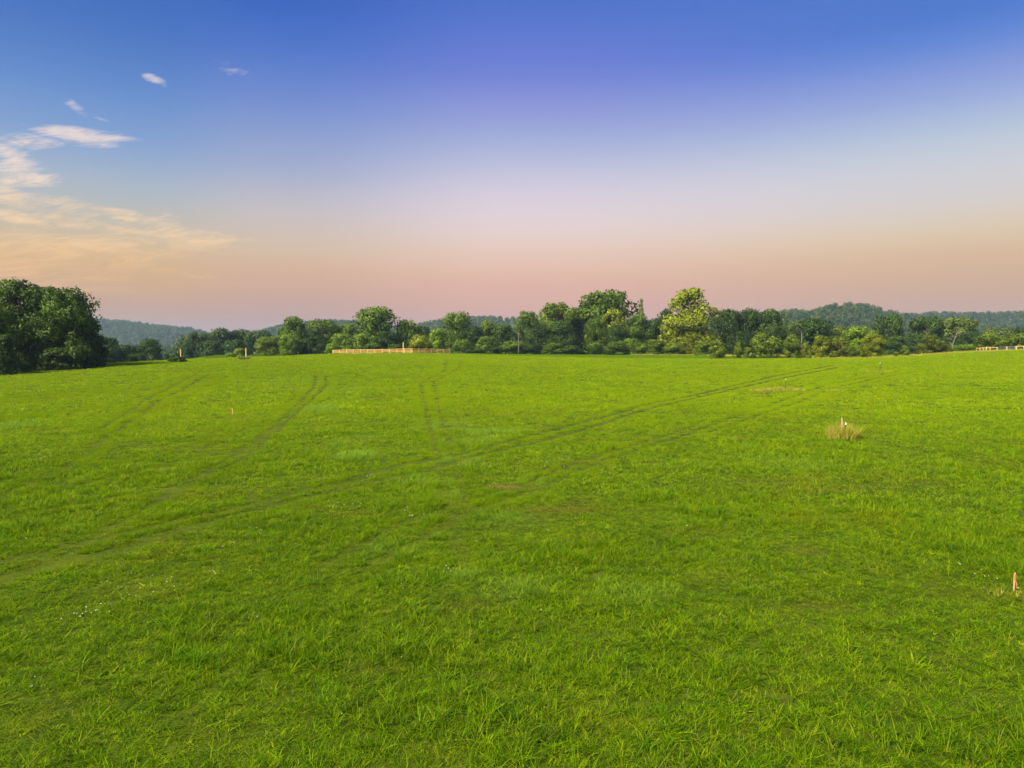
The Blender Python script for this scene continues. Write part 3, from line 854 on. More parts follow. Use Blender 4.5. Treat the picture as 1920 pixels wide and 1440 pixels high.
TREES = [
 # near group at the left edge
 ('maple_tree', 'skirt', 0, 40, 528, 150, 124, 'dark', 'tallest broad maple of the big dark clump at left picture edge'),
 ('maple_tree', 'skirt', 1, 132, 543, 128, 120, 'dark', 'big dark maple forming the right half of the left clump'),
 ('maple_tree', 'skirt', 2, -40, 560, 130, 112, 'mid', 'leafy maple cut off by the left picture edge'),
 ('maple_tree', 'skirt', 0, 88, 540, 110, 130, 'dark', 'maple filling the middle of the big left clump'),
 ('oak_tree', 'round', 0, 178, 628, 52, 126, 'deep', 'small dark tree hanging off the right foot of the left clump'),
 ('oak_tree', 'tall', 0, 205, 633, 56, 225, 'blue', 'hazy round tree just right of the big left clump'),
 ('oak_tree', 'round', 1, 238, 648, 62, 235, 'deep', 'low dark tree between the left clump and the lone round tree'),
 ('oak_tree', 'round', 2, 283, 637, 52, 245, 'deep', 'lone round dark tree left of the first marker post'),
 # hazy wood behind the two posts
 ('oak_tree', 'tall', 1, 374, 624, 62, 330, 'blue', 'pointed tree at the left end of the wood behind the posts'),
 ('oak_tree', 'round', 0, 418, 618, 66, 335, 'blue', 'tallest round tree of the hazy wood between the two posts'),
 ('oak_tree', 'flat', 0, 452, 619, 60, 345, 'blue', 'flat topped hazy tree left of the second post'),
 ('oak_tree', 'round', 1, 487, 621, 58, 335, 'blue', 'hazy tree above the second marker post'),
 ('oak_tree', 'tall', 0, 400, 640, 50, 300, 'deep', 'lower dark tree at the front of the hazy wood'),
 ('oak_tree', 'round', 2, 445, 638, 58, 300, 'deep', 'rounded dark tree at the front of the wood left of second post'),
 ('oak_tree', 'skirt', 0, 352, 646, 36, 310, 'deep', 'small dark tree beside the pale distant field'),
 ('oak_tree', 'skirt', 1, 508, 631, 62, 255, 'olive', 'olive rounded tree right of the second marker post'),
 ('oak_tree', 'tall', 1, 556, 596, 74, 268, 'mid', 'tall tree standing out at the left end of the main tree line'),
 ('oak_tree', 'skirt', 2, 545, 628, 50, 252, 'bright', 'lighter green tree at the foot of the tall left tree'),
 ('oak_tree', 'round', 0, 606, 602, 74, 280, 'mid', 'round green tree left of the fence end'),
 ('oak_tree', 'skirt', 0, 590, 632, 56, 258, 'deep', 'low dark tree before the left end of the fence'),
 ('oak_tree', 'round', 2, 648, 610, 66, 285, 'mid', 'leafy tree behind the left end of the board fence'),
 ('oak_tree', 'round', 1, 640, 626, 46, 262, 'bright', 'small bright tree behind the left part of the fence'),
 ('oak_tree', 'round', 1, 704, 578, 104, 282, 'mid', 'large spreading oak rising behind the middle of the fence'),
 ('oak_tree', 'skirt', 1, 724, 622, 60, 262, 'deep', 'dark low tree under the large spreading oak'),
 ('oak_tree', 'shrub', 0, 678, 627, 40, 250, 'bright', 'small bright green tree left of the spreading oak'),
 ('oak_tree', 'tall', 1, 764, 601, 56, 285, 'mid', 'narrow tree right of the spreading oak'),
 ('oak_tree', 'round', 2, 788, 612, 50, 290, 'dark', 'dark tree behind the bright shrubs at the fence corner'),
 ('oak_tree', 'shrub', 1, 788, 629, 44, 240, 'yellow', 'yellow green shrub tree above the fence corner'),
 ('oak_tree', 'shrub', 0, 822, 618, 42, 242, 'bright', 'bright bushy tree above the far end of the fence'),
 ('oak_tree', 'round', 0, 856, 588, 66, 288, 'mid', 'full round tree right of the far end of the fence'),
 ('oak_tree', 'skirt', 2, 888, 612, 54, 285, 'deep', 'dark tree right of the full round tree'),
 ('oak_tree', 'tall', 0, 912, 602, 46, 298, 'olive', 'olive topped tree in the dip of the tree line'),
 ('oak_tree', 'round', 1, 940, 609, 50, 295, 'dark', 'low dark tree in the dip of the tree line'),
 ('oak_tree', 'shrub', 1, 868, 638, 40, 270, 'mid', 'low bushy tree under the full round tree'),
 ('oak_tree', 'shrub', 0, 915, 632, 50, 272, 'mid', 'low bushy tree under the olive topped tree'),
 ('oak_tree', 'round', 2, 990, 586, 52, 300, 'mid', 'tree with a domed top above the pale bare snag'),
 ('oak_tree', 'skirt', 0, 1012, 608, 62, 290, 'deep', 'dark dense tree right of the pale bare snag'),
 ('oak_tree', 'shrub', 1, 965, 640, 56, 270, 'mid', 'low leafy tree in front of the pale bare snag'),
 ('oak_tree', 'flat', 1, 1045, 569, 76, 298, 'olive', 'open crowned tree with sky showing through left of the dome'),
 ('oak_tree', 'skirt', 1, 1050, 602, 70, 285, 'dark', 'wide dark tree filling the line under the open crowned tree'),
 ('oak_tree', 'flat', 0, 1136, 547, 122, 302, 'mid', 'tallest wide domed tree of the middle tree line'),
 ('oak_tree', 'round', 1, 1085, 578, 60, 305, 'dark', 'dark tree tucked against the left of the wide domed tree'),
 ('oak_tree', 'open', 2, 1150, 580, 60, 292, 'yellow', 'yellowish inner tree below the wide dome'),
 ('oak_tree', 'skirt', 2, 1115, 597, 54, 268, 'mid', 'dense rounded tree standing forward below the wide dome'),
 ('oak_tree', 'skirt', 0, 1160, 610, 62, 284, 'deep', 'dark tree between the forward rounded tree and the spire'),
 ('oak_tree', 'spire', 0, 1200, 560, 20, 296, 'olive', 'thin spire like tree poking above the line'),
 ('oak_tree', 'tall', 0, 1195, 592, 62, 292, 'mid', 'leafy tree at the foot of the thin spire'),
 ('oak_tree', 'round', 0, 1225, 600, 50, 300, 'blue', 'bluish tree left of the yellow green giant'),
 ('oak_tree', 'tall', 1, 1246, 582, 46, 310, 'deep', 'dark tree peeping out behind the left of the yellow green giant'),
 ('oak_tree', 'giant', 2, 1290, 543, 118, 268, 'yellow', 'tallest yellow green tree in the sun with ragged open crown'),
 ('oak_tree', 'skirt', 1, 1288, 592, 104, 262, 'yellow', 'vine covered lower tree at the foot of the yellow green giant'),
 ('oak_tree', 'round', 2, 1362, 582, 66, 285, 'deep', 'dark round tree right of the yellow green giant'),
 ('oak_tree', 'round', 0, 1402, 582, 62, 288, 'deep', 'middle one of the three dark round trees right of the giant'),
 ('oak_tree', 'tall', 1, 1446, 582, 66, 284, 'dark', 'rightmost of the three dark round trees right of the giant'),
 ('oak_tree', 'skirt', 0, 1382, 622, 54, 258, 'deep', 'low spreading dark tree behind the small cedars'),
 ('oak_tree', 'skirt', 2, 1452, 612, 54, 268, 'dark', 'dense low tree behind the broad round cedar'),
 ('oak_tree', 'flat', 0, 1524, 598, 80, 285, 'deep', 'flat crowned tree with a pale trunk behind the cedars'),
 ('oak_tree', 'round', 1, 1494, 604, 46, 295, 'pale', 'pale green tree left of the flat crowned tree'),
 ('oak_tree', 'round', 2, 1572, 612, 50, 290, 'pale', 'pale hazy tree right of the flat crowned tree'),
 ('oak_tree', 'round', 0, 1606, 614, 66, 232, 'bright', 'lighter green round tree above the dark cedars at right'),
 ('oak_tree', 'skirt', 1, 1562, 630, 52, 250, 'dark', 'dark tree filling the gap behind the brownish cedar'),
 ('oak_tree', 'round', 1, 1664, 593, 58, 280, 'dark', 'domed dark tree standing apart below the right hill'),
 ('oak_tree', 'skirt', 2, 1672, 630, 62, 262, 'blue', 'bluish low tree under the domed dark tree at right'),
 ('oak_tree', 'flat', 1, 1738, 596, 72, 288, 'dark', 'left tree of the spreading pair below the right hill'),
 ('oak_tree', 'flat', 0, 1792, 596, 78, 286, 'pale', 'paler right tree of the spreading pair with leaning trunk'),
 ('oak_tree', 'skirt', 0, 1712, 636, 60, 266, 'blue', 'low bluish tree at the left foot of the spreading pair'),
 ('oak_tree', 'skirt', 1, 1770, 632, 70, 270, 'deep', 'dark low tree between the spreading pair and brownish cedar'),
 ('oak_tree', 'round', 2, 1822, 622, 46, 275, 'deep', 'dark tree at the right foot of the spreading pair'),
 ('oak_tree', 'round', 0, 1868, 616, 60, 330, 'pale', 'hazy tree beyond the hedge at right'),
 ('oak_tree', 'flat', 1, 1915, 614, 70, 335, 'blue', 'hazy bluish tree beyond the hedge at right picture edge'),
]
CEDARS = [
 ('cedar_tree', 'cedar', 0, 1345, 638, 44, 206, 'olive', 'ragged cedar right of the yellow green giant'),
 ('cedar_tree', 'cedar', 1, 1383, 642, 22, 205, 'olive', 'narrow pointed cedar left of the broad round cedar'),
 ('cedar_tree', 'shrub', 0, 1402, 652, 20, 204, 'olive', 'tiny cedar bush touching the broad round cedar'),
 ('cedar_tree', 'shrub', 1, 1433, 627, 62, 203, 'olive', 'broadest round cedar in the row at right'),
 ('cedar_tree', 'cedar', 2, 1483, 628, 40, 200, 'olive', 'pointed cedar right of the broad round cedar'),
 ('cedar_tree', 'cedar', 0, 1508, 644, 26, 199, 'yellow', 'small yellowish cedar between two larger ones'),
 ('cedar_tree', 'cedar', 1, 1538, 630, 44, 198, 'yellow', 'yellow green cedar in the middle of the row'),
 ('cedar_tree', 'shrub', 0, 1568, 634, 40, 198, 'brown', 'brownish cedar in the row at right'),
 ('cedar_tree', 'cedar', 2, 1596, 648, 36, 196, 'olive', 'low cedar between the brownish one and the dark one'),
 ('cedar_tree', 'skirt', 1, 1634, 626, 52, 193, 'yellow', 'dense cedar at the right end of the row'),
 ('cedar_tree', 'shrub', 1, 1616, 645, 36, 194, 'olive', 'squat cedar leaning on the dense right end cedar'),
 ('cedar_tree', 'cedar', 0, 1695, 648, 22, 192, 'olive', 'small pointed cedar standing alone in rough grass'),
 ('cedar_tree', 'shrub', 0, 1678, 660, 12, 192, 'olive', 'tiny sapling left of the lone small cedar'),
 ('cedar_tree', 'cedar', 1, 1741, 628, 56, 198, 'brown', 'large brownish cedar on the right rise'),
 ('cedar_tree', 'cedar', 2, 1770, 646, 32, 199, 'olive', 'low cedar right of the large brownish one'),
 ('cedar_tree', 'shrub', 1, 1803, 646, 44, 200, 'bright', 'bright green bush left of the wire fence'),
 ('cedar_tree', 'shrub', 0, 1846, 626, 44, 215, 'olive', 'left cedar of the hedge behind the wire fence'),
 ('cedar_tree', 'shrub', 1, 1874, 632, 40, 216, 'olive', 'middle cedar of the hedge behind the wire fence'),
 ('cedar_tree', 'shrub', 0, 1908, 627, 52, 214, 'olive', 'right cedar of the hedge at the picture edge'),
 ('cedar_tree', 'shrub', 1, 1960, 628, 60, 212, 'olive', 'cedar of the hedge just past the right picture edge'),
]
BUSHES = [
 ('bush', 'shrub', 0, 6, 630, 56, 108, 'deep', 'rounded dark bush at the foot of the left clump by picture edge'),
 ('bush', 'shrub', 1, 42, 676, 30, 112, 'dark', 'small bush in the shade of the left clump'),
 ('bush', 'shrub', 0, 104, 654, 56, 116, 'dark', 'leafy bush in the middle of the left clump foot'),
 ('bush', 'shrub', 1, 148, 640, 50, 118, 'dark', 'taller bush at the right foot of the left clump'),
 ('bush', 'shrub', 0, 260, 664, 36, 232, 'deep', 'low bush left of the lone round tree'),
 ('bush', 'shrub', 1, 434, 662, 24, 190, 'mid', 'dark bush on the crest left of the second post'),
 ('bush', 'shrub', 0, 452, 654, 30, 196, 'olive', 'olive bush just behind the second marker post'),
 ('bush', 'shrub', 1, 625, 644, 34, 240, 'bright', 'bright bush at the left end of the fence'),
 ('bush', 'shrub', 0, 700, 644, 40, 232, 'mid', 'green bush right behind the fence middle'),
 ('bush', 'shrub', 1, 660, 648, 40, 234, 'mid', 'green bush behind the left half of the fence'),
 ('bush', 'shrub', 0, 742, 646, 36, 232, 'dark', 'dark bush behind the right half of the fence'),
 ('bush', 'shrub', 1, 1155, 640, 44, 258, 'mid', 'green bush right of the forward rounded tree'),
 ('bush', 'shrub', 0, 1182, 636, 36, 260, 'bright', 'bright bush in the row left of the giant'),
 ('bush', 'shrub', 1, 1203, 644, 36, 258, 'mid', 'middle bush of the row left of the giant'),
 ('bush', 'shrub', 0, 1228, 638, 40, 256, 'olive', 'rounded olive bush just left of the giant'),
 ('bush', 'shrub', 1, 1262, 644, 40, 254, 'olive', 'bush at the left foot of the yellow green giant'),
 ('bush', 'shrub', 0, 1318, 640, 44, 250, 'olive', 'bush at the right foot of the yellow green giant'),
 ('bush', 'shrub', 1, 985, 648, 40, 268, 'dark', 'dark bush right of the bare snag'),
 ('bush', 'shrub', 0, 1040, 644, 46, 268, 'mid', 'bush at the foot of the wide dark tree'),
 ('bush', 'shrub', 1, 1072, 648, 40, 266, 'dark', 'dark bush between wide dark tree and forward tree'),
 ('bush', 'shrub', 0, 930, 650, 40, 270, 'dark', 'dark bush below the dip of the tree line'),
 ('bush', 'shrub', 1, 888, 652, 40, 268, 'dark', 'dark bush right of the full round tree'),
]
for tspec in TREES: tree(*tspec, cat='tree', group='trees of the wood edge')
for tspec in CEDARS: tree(*tspec, cat='cedar', group='small cedars at the field edge')
for tspec in BUSHES: tree(*tspec, cat='bush', group='bushes at the foot of the trees')

def snag(px, py_base, py_top, Y, seed, label, lean=0.0):
    r = random.Random(seed)
    x = (px - 960) / FPX * Y
    zb = hz(x, Y); H = at(px, py_top, Y)[2] - zb
    root = empty('bare_tree', (x, Y, zb - .1), label, 'bare tree')
    g = Geo()
    top = Vector((lean * H, 0, H * .8))
    g.tube([(0, 0, 0), top * .4 + Vector((.1, 0, 0)), top], [.19, .15, .07], 7)
    link('trunk', g.mesh('bare_trunk', M_pale, True), root)
    for i in range(6):
        t = r.uniform(.35, .95)
        b = top * t
        a = r.uniform(0, 6.28)
        e = b + Vector((math.cos(a) * H * .22, math.sin(a) * H * .22, H * r.uniform(.12, .3)))
        g = Geo(); g.tube([b, b.lerp(e, .5) + Vector((0, 0, .2)), e], [.10, .07, .025], 5)
        link('branch', g.mesh('bare_branch', M_pale, True), root)
snag(972, 660, 612, 264, 3, 'pale bare snag in the dip of the tree line')
snag(1344, 662, 624, 236, 5, 'grey bare branched tree right of the yellow green giant')
snag(1502, 650, 618, 246, 8, 'pale straight trunk below the flat crowned tree')
snag(1778, 655, 612, 236, 9, 'pale leaning bare tree below the spreading pair', lean=.25)

# ------------------------------------------------------------------ hills and far woods
def hill_mat():
    m, n, out = new_mat('wooded_hill')
    g = n.new('ShaderNodeNewGeometry')
    c = n.ramp(n.noise(g.outputs['Position'], 0.03, 5, 0.6), [(0.35, (0.03, 0.06, 0.018)), (0.65, (0.08, 0.12, 0.03))], 'LINEAR')
    p = n.new('ShaderNodeBsdfPrincipled'); p.inputs['Roughness'].default_value = 1.0
    n.t.links.new(c, p.inputs['Base Color']); n.t.links.new(p.outputs[0], out.inputs['Surface'])
    return m
M_hill = hill_mat()
wood_src = []
for i, tnt in enumerate([(0.050, 0.095, 0.014), (0.068, 0.120, 0.014), (0.110, 0.155, 0.016), (0.040, 0.078, 0.016), (0.095, 0.130, 0.03)]):
    cm, _ = crown_mesh('far_crown', 900 + i, PROF[('round', 'tall', 'skirt', 'flat', 'round')[i]], 16, 420, .06, .22)
    cm.materials.clear(); cm.materials.append(leaf_mat('far_leaf_%d' % i, col=tnt))
    wood_src.append(cm)

def hill(name, pts, Y, depth, tree_h, step, seed, label, wlabel):
    """a ridge whose skyline passes through the given picture points"""
    xs = np.array([at(p[0], p[1], Y)[0] for p in pts]); zs = np.array([at(p[0], p[1], Y)[2] - tree_h * .8 for p in pts])
    x = np.linspace(xs[0], xs[-1], 90)
    z = np.interp(x, xs, zs)
    ker = np.ones(5) / 5; z = np.convolve(np.pad(z, 2, 'edge'), ker, 'valid')
    v = np.linspace(-1, 1, 41)
    XX, VV = np.meshgrid(x, v)
    prof = np.cos(VV * math.pi / 2) ** 1.3
    YY = Y + VV * depth
    XX = XX * YY / Y
    ZZ = -9 + (z[None, :] + 9) * prof
    ZZ = ZZ + 2.5 * np.sin(XX / 37 + seed) * np.sin(YY / 43 + seed) * prof
    nv, nh = XX.shape
    idx = np.arange(nv * nh).reshape(nv, nh)
    Fq = np.stack([idx[:-1, :-1].ravel(), idx[:-1, 1:].ravel(), idx[1:, 1:].ravel(), idx[1:, :-1].ravel()], 1)
    me = quads_mesh(name, np.stack([XX.ravel(), YY.ravel(), ZZ.ravel()], 1), Fq, M_hill, True)
    h = link(name, me)
    tag(h, label, None, None, 'structure')
    r = np.random.default_rng(seed)
    P = []
    for yy in np.arange(Y - depth * .95, Y + depth * .25, step):
        vv = (yy - Y) / depth
        pr = math.cos(vv * math.pi / 2) ** 1.3
        xx = np.arange(x[0] * yy / Y, x[-1] * yy / Y, step) + r.uniform(-.5, .5) * step
        xx = xx + r.uniform(-.4, .4, len(xx)) * step
        y2 = yy + r.uniform(-.4, .4, len(xx)) * step
        zz = -9 + (np.interp(xx * Y / yy, x, z) + 9) * pr + 2.5 * np.sin(xx / 37 + seed) * np.sin(y2 / 43 + seed) * pr
        P.append(np.stack([xx, y2, zz - .5], 1))
    P = np.concatenate(P)
    n = len(P)
    gap = fnoise(P[:, 0], P[:, 1], 0.006, seed * 1.7, 2)
    keep = (gap < 0.48)
    P = P[keep]; n = len(P)
    hgt = tree_h * r.uniform(.7, 1.3, n); wid = tree_h * r.uniform(.75, 1.15, n)
    o = scatter(name + '_woods', P, r.integers(0, 5, n), np.stack([np.zeros(n), np.zeros(n), r.uniform(0, 6.28, n)], 1), np.stack([wid, wid, hgt], 1), wood_src, {})
    tag(o, wlabel, 'woodland', None, 'stuff')

hill('far_ridge', [(-400, 604), (-100, 598), (120, 597), (190, 600), (260, 607), (330, 614), (375, 620), (400, 630), (440, 648), (480, 655)], 2300, 700, 15, 18, 11,
     'long blue wooded ridge far off at left', 'hazy blue woods covering the far left ridge')
hill('middle_ridge', [(440, 640), (500, 616), (540, 610), (600, 604), (660, 602), (720, 612), (770, 616), (800, 606), (830, 601), (880, 595), (915, 594), (960, 601), (1000, 598), (1060, 592), (1120, 600), (1200, 606), (1300, 600), (1400, 600)], 1700, 420, 13, 14, 23,
     'low blue ridge seen through the dips of the tree line', 'hazy woods on the low ridge behind the tree line')
hill('right_hill', [(1330, 606), (1400, 592), (1460, 587), (1500, 585), (1530, 588), (1545, 577), (1600, 573), (1640, 581), (1690, 592), (1740, 597), (1800, 606), (1900, 620)], 1150, 300, 13, 11, 37,
     'wooded hill rising behind the tree line at right', 'woods covering the hill at right')
hill('right_ridge', [(1640, 600), (1720, 592), (1780, 588), (1850, 588), (1920, 588), (2050, 586), (2300, 590)], 1650, 400, 14, 15, 51,
     'long even ridge on the skyline at far right', 'hazy woods on the long ridge at far right')

# the depth of the wood behind the front trees
def backing(px0, px1, y0, y1, step, hlo, hhi, seed):
    r = np.random.default_rng(seed)
    P = []
    for yy in np.arange(y0, y1, step):
        xa, xb = (px0 - 960) / FPX * yy, (px1 - 960) / FPX * yy
        xx = np.arange(xa, xb, step); xx = xx + r.uniform(-.4, .4, len(xx)) * step
        y2 = yy + r.uniform(-.4, .4, len(xx)) * step
        P.append(np.stack([xx, y2, height(xx, y2) - .3], 1))
    P = np.concatenate(P); n = len(P)
    h = r.uniform(hlo, hhi, n); wd = r.uniform(7, 10, n)
    return P, r.integers(0, 5, n), np.stack([wd, wd, h], 1)
bs = [backing(500, 1660, 312, 400, 7.5, 9, 13.5, 61), backing(350, 520, 350, 420, 8, 8, 12, 62), backing(1640, 2100, 300, 420, 8, 7, 12, 63),
      backing(-200, 330, 620, 1050, 12, 7, 12, 64), backing(-300, 150, 150, 230, 8, 9, 13, 65), backing(190, 320, 255, 300, 8, 6, 9, 66)]
P = np.concatenate([b[0] for b in bs]); n = len(P)
o = scatter('woodland', P, np.concatenate([b[1] for b in bs]), np.stack([np.zeros(n), np.zeros(n), rng.uniform(0, 6.28, n)], 1), np.concatenate([b[2] for b in bs]), wood_src, {})
tag(o, 'dense dark wood filling the depth behind the front trees', 'woodland', None, 'stuff')

# ------------------------------------------------------------------ board fence on the crest
def fence_line(P0, P1, n):
    P0 = np.array(P0[:2]); P1 = np.array(P1[:2])
    return [tuple(P0 + (P1 - P0) * i / n) for i in range(n + 1)]
A = at(624, 664, 207); B = at(773, 663, 193); Cc = at(843, 662, 199)
front = fence_line(A, B, 11); back = fence_line(B, Cc, 6)
pts = front + back[1:]
fx, fy = pts[11]
fence = empty('board_fence', (fx, fy, hz(fx, fy)), 'new pale pine four board paddock fence on the crest of the field', 'fence')
pg = Geo(); pg.box((0, 0, 0.55), (0.14, 0.14, 1.7)); post_me = pg.mesh('fence_post', M_postwood)
bg_ = Geo(); bg_.box((0.5, 0, 0), (1.0, 0.035, 0.12)); board_me = bg_.mesh('fence_board', M_wood)
tops = []
for i, (x, y) in enumerate(pts):
    z = hz(x, y); tops.append(z)
    link('post', post_me, fence, (x - fx, y - fy, z - hz(fx, fy)))
for i in range(len(pts) - 1):
    (x0, y0), (x1, y1) = pts[i], pts[i + 1]
    dx_, dy_ = x1 - x0, y1 - y0
    Ln = math.hypot(dx_, dy_); rz = math.atan2(dy_, dx_)
    sl_ = math.atan2(tops[i + 1] - tops[i], Ln)
    nxn, nyn = -dy_ / Ln, dx_ / Ln
    side = -0.09 if nyn > 0 else 0.09
    for hgt in (0.22, 0.56, 0.90, 1.26):
        link('board', board_me, fence, (x0 - fx + nxn * side, y0 - fy + nyn * side, tops[i] - hz(fx, fy) + hgt + random.uniform(-.01, .01)), (0, -sl_, rz), (Ln - 0.012, 1, 1))
px_ = at(756, 642, 203)
pz = hz(px_[0], px_[1])
tp = empty('tall_post', (px_[0], px_[1], pz), 'tall square pine post rising behind the right half of the board fence', 'post')
g = Geo(); g.box((0, 0, 1.5), (0.2, 0.2, 3.4)); link('shaft', g.mesh('tall_shaft', M_postwood), tp)
g = Geo(); g.box((0, 0, 3.24), (0.24, 0.24, 0.08)); link('cap', g.mesh('tall_cap', M_postwood), tp)

# marker posts at the left with growth at their feet
def marker(px, py_base, py_top, Y, label, lean):
    x = at(px, py_base, Y)[0]; z = hz(x, Y)
    H = at(px, py_top, Y)[2] - z
    o = empty('marker_post', (x, Y, z), label, 'post', 'tall marker posts on the left crest')
    g = Geo(); g.box((lean * .25, 0, H * .25), (0.12, 0.12, H * .56), tilt=(lean * .5, 0)); link('white_base', g.mesh('post_base', M_white), o)
    g = Geo(); g.box((lean * .8, 0, H * .765), (0.135, 0.135, H * .47), tilt=(lean * .45, 0)); link('shaft', g.mesh('post_shaft', M_postwood), o)
    return x, z
x, z = marker(339, 677, 655, 135, 'left one of two tall posts with yellow top and white foot', 0.0)
x2, z2 = marker(461, 674, 652.5, 141, 'second tall post with yellow top and white foot, beside brush heap', 0.05)
tree('weed_clump', 'shrub', 0, 341, 669, 21, 133, 'dark', 'dark weedy clump round the foot of the left marker post', 'bush')
tree('weed_clump', 'shrub', 1, 325, 672, 20, 132.4, 'mid', 'lower green weeds left of the left marker post', 'bush')
br = empty('brush_heap', (x2 + .3, 139.2, hz(x2 + .3, 139.2) + .1), 'low heap of brown cut brush at the foot of the second post', 'brush heap')
for k in range(36):
    a = random.uniform(0, 6.28); rr = random.uniform(0, 1.0)
    b = Vector((math.cos(a) * rr * 1.3, math.sin(a) * rr * .6, random.uniform(0, .25)))
    e = b + Vector((random.uniform(-1, 1), random.uniform(-.5, .5), random.uniform(.1, .6)))
    g = Geo(); g.tube([b, b.lerp(e, .5) + Vector((0, 0, .08)), e], [.03, .025, .01], 4)
    link('stick', g.mesh('stick', M_brush), br)
lv, _ = crown_mesh('heap_leaves', 77, PROF['shrub'], 14, 500, .05, .2)
hl = link('leaves', lv, br, scale=(2.4, 1.3, .8)); hl.color = GREEN['brown'] + (1,)

# ------------------------------------------------------------------ wire fence and gates at the right
def on(px, Y):
    x = (px - 960) / FPX * Y / math.cos(PITCH)
    return x, Y, hz(x, Y)
YR = lambda px: 200 - (px - 1828) / 100 * 14
posts = [1828.5, 1835, 1841, 1854, 1867]
r0 = on(1828.5, YR(1828.5))
wf = empty('wire_fence', r0, 'yellow pine post and rail fence with wire mesh on the right rise', 'fence')
rp = Geo(); rp.box((0, 0, 0.62), (0.15, 0.15, 1.6)); rp_me = rp.mesh('rail_post', M_postwood)
rail = Geo(); rail.box((0.5, 0, 0), (1, 0.05, 0.12)); rail_me = rail.mesh('rail', M_wood)
wire = Geo(); wire.tube([(0, 0, 0), (1, 0, 0)], [0.007, 0.007], 4); wire_me = wire.mesh('wire', M_galv)
ps = [on(p, YR(p)) for p in posts]
for p in ps:
    link('post', rp_me, wf, (p[0] - r0[0], p[1] - r0[1], p[2] - r0[2]))
def span(root, r0, p, q, hs, me, name):
    Ln = math.hypot(q[0] - p[0], q[1] - p[1]); rz = math.atan2(q[1] - p[1], q[0] - p[0]); s_ = math.atan2(q[2] - p[2], Ln)
    for hh in hs:
        link(name, me, root, (p[0] - r0[0], p[1] - r0[1], p[2] - r0[2] + hh), (0, -s_, rz), (Ln, 1, 1))
for p, q in zip(ps, ps[1:]):
    span(wf, r0, p, q, (1.30, 0.16), rail_me, 'rail')
    span(wf, r0, p, q, (0.35, 0.55, 0.75, 0.95, 1.15), wire_me, 'wire')
posts2 = [1904, 1917, 1930]
r2 = on(1904, YR(1904))
wf2 = empty('rail_fence', r2, 'yellow pine rail fence right of the metal gates at picture edge', 'fence')
ps2 = [on(p, YR(p)) for p in posts2]
for p in ps2:
    link('post', rp_me, wf2, (p[0] - r2[0], p[1] - r2[1], p[2] - r2[2]))
for p, q in zip(ps2, ps2[1:]):
    span(wf2, r2, p, q, (1.30, 0.16), rail_me, 'rail')
    span(wf2, r2, p, q, (0.35, 0.55, 0.75, 0.95, 1.15), wire_me, 'wire')
def gate(p0, p1, label):
    p, q = on(p0, YR(p0)), on(p1, YR(p1))
    root = empty('metal_gate', p, label, 'gate', 'grey metal gates in the right fence')
    Ln = math.hypot(q[0] - p[0], q[1] - p[1]); rz = math.atan2(q[1] - p[1], q[0] - p[0]); s_ = math.atan2(q[2] - p[2], Ln)
    fr = Geo()
    for h_ in (0.25, 1.42): fr.tube([(0, 0, h_), (Ln, 0, h_)], [.03, .03], 6)
    for x_ in (0.0, Ln): fr.tube([(x_, 0, .22), (x_, 0, 1.45)], [.03, .03], 6)
    link('frame', fr.mesh('gate_frame', M_galv), root, rot=(0, -s_, rz))
    for k in range(1, 6):
        b_ = Geo(); b_.tube([(0, 0, .25 + k * .195), (Ln, 0, .25 + k * .195)], [.022, .022], 5)
        link('bar', b_.mesh('gate_bar', M_galv), root, rot=(0, -s_, rz))
    for k in range(1, 8):
        b_ = Geo(); b_.tube([(Ln * k / 8, 0.025, .25), (Ln * k / 8, 0.025, 1.42)], [.010, .010], 4)
        link('mesh_wire', b_.mesh('gate_wire', M_galv), root, rot=(0, -s_, rz))
gate(1869, 1884, 'left one of the two grey metal gates in the right fence')
gate(1887, 1901, 'right one of the two grey metal gates in the right fence')
for pxx, lb in ((1885.3, 'yellow pine post between the two grey metal gates'), (1902.3, 'yellow pine gate post right of the second metal gate')):
    p = on(pxx, YR(pxx))
    o = link('gate_post', rp_me, None, p); tag(o, lb, 'post')
p = on(1847, YR(1847) - .25)
def tpost(p, H, label, cap=True, tilt=0.0):
    o = empty('steel_post', p, label, 'post', 'thin steel posts on the field')
    g = Geo(); g.box((0, 0, H / 2 - .1), (0.045, 0.012, H + .2)); g.box((0, 0.022, H / 2 - .1), (0.010, 0.034, H + .2))
    st = link('stem', g.mesh('post_stem', M_steel), o)
    for k in range(8):
        b_ = Geo(); b_.box((0, -0.012, .25 + k * H * .085), (0.018, 0.012, 0.016)); link('stud', b_.mesh('stud', M_steel), st)
    if cap:
        g = Geo(); g.box((0, 0.008, H - .02), (0.065, 0.065, 0.15), taper=.7); link('cap', g.mesh('post_cap', M_white), o)
    o.rotation_euler = (0, tilt, 0)
    return o
o = empty('white_post', p, 'slim white post in the wire fence at right', 'post')
g = Geo(); g.box((0, 0, .7), (.09, .09, 1.6)); link('shaft', g.mesh('white_shaft', M_white), o)
g = Geo(); g.box((0, 0, 1.53), (.12, .12, .06)); link('cap', g.mesh('white_cap', M_white), o)

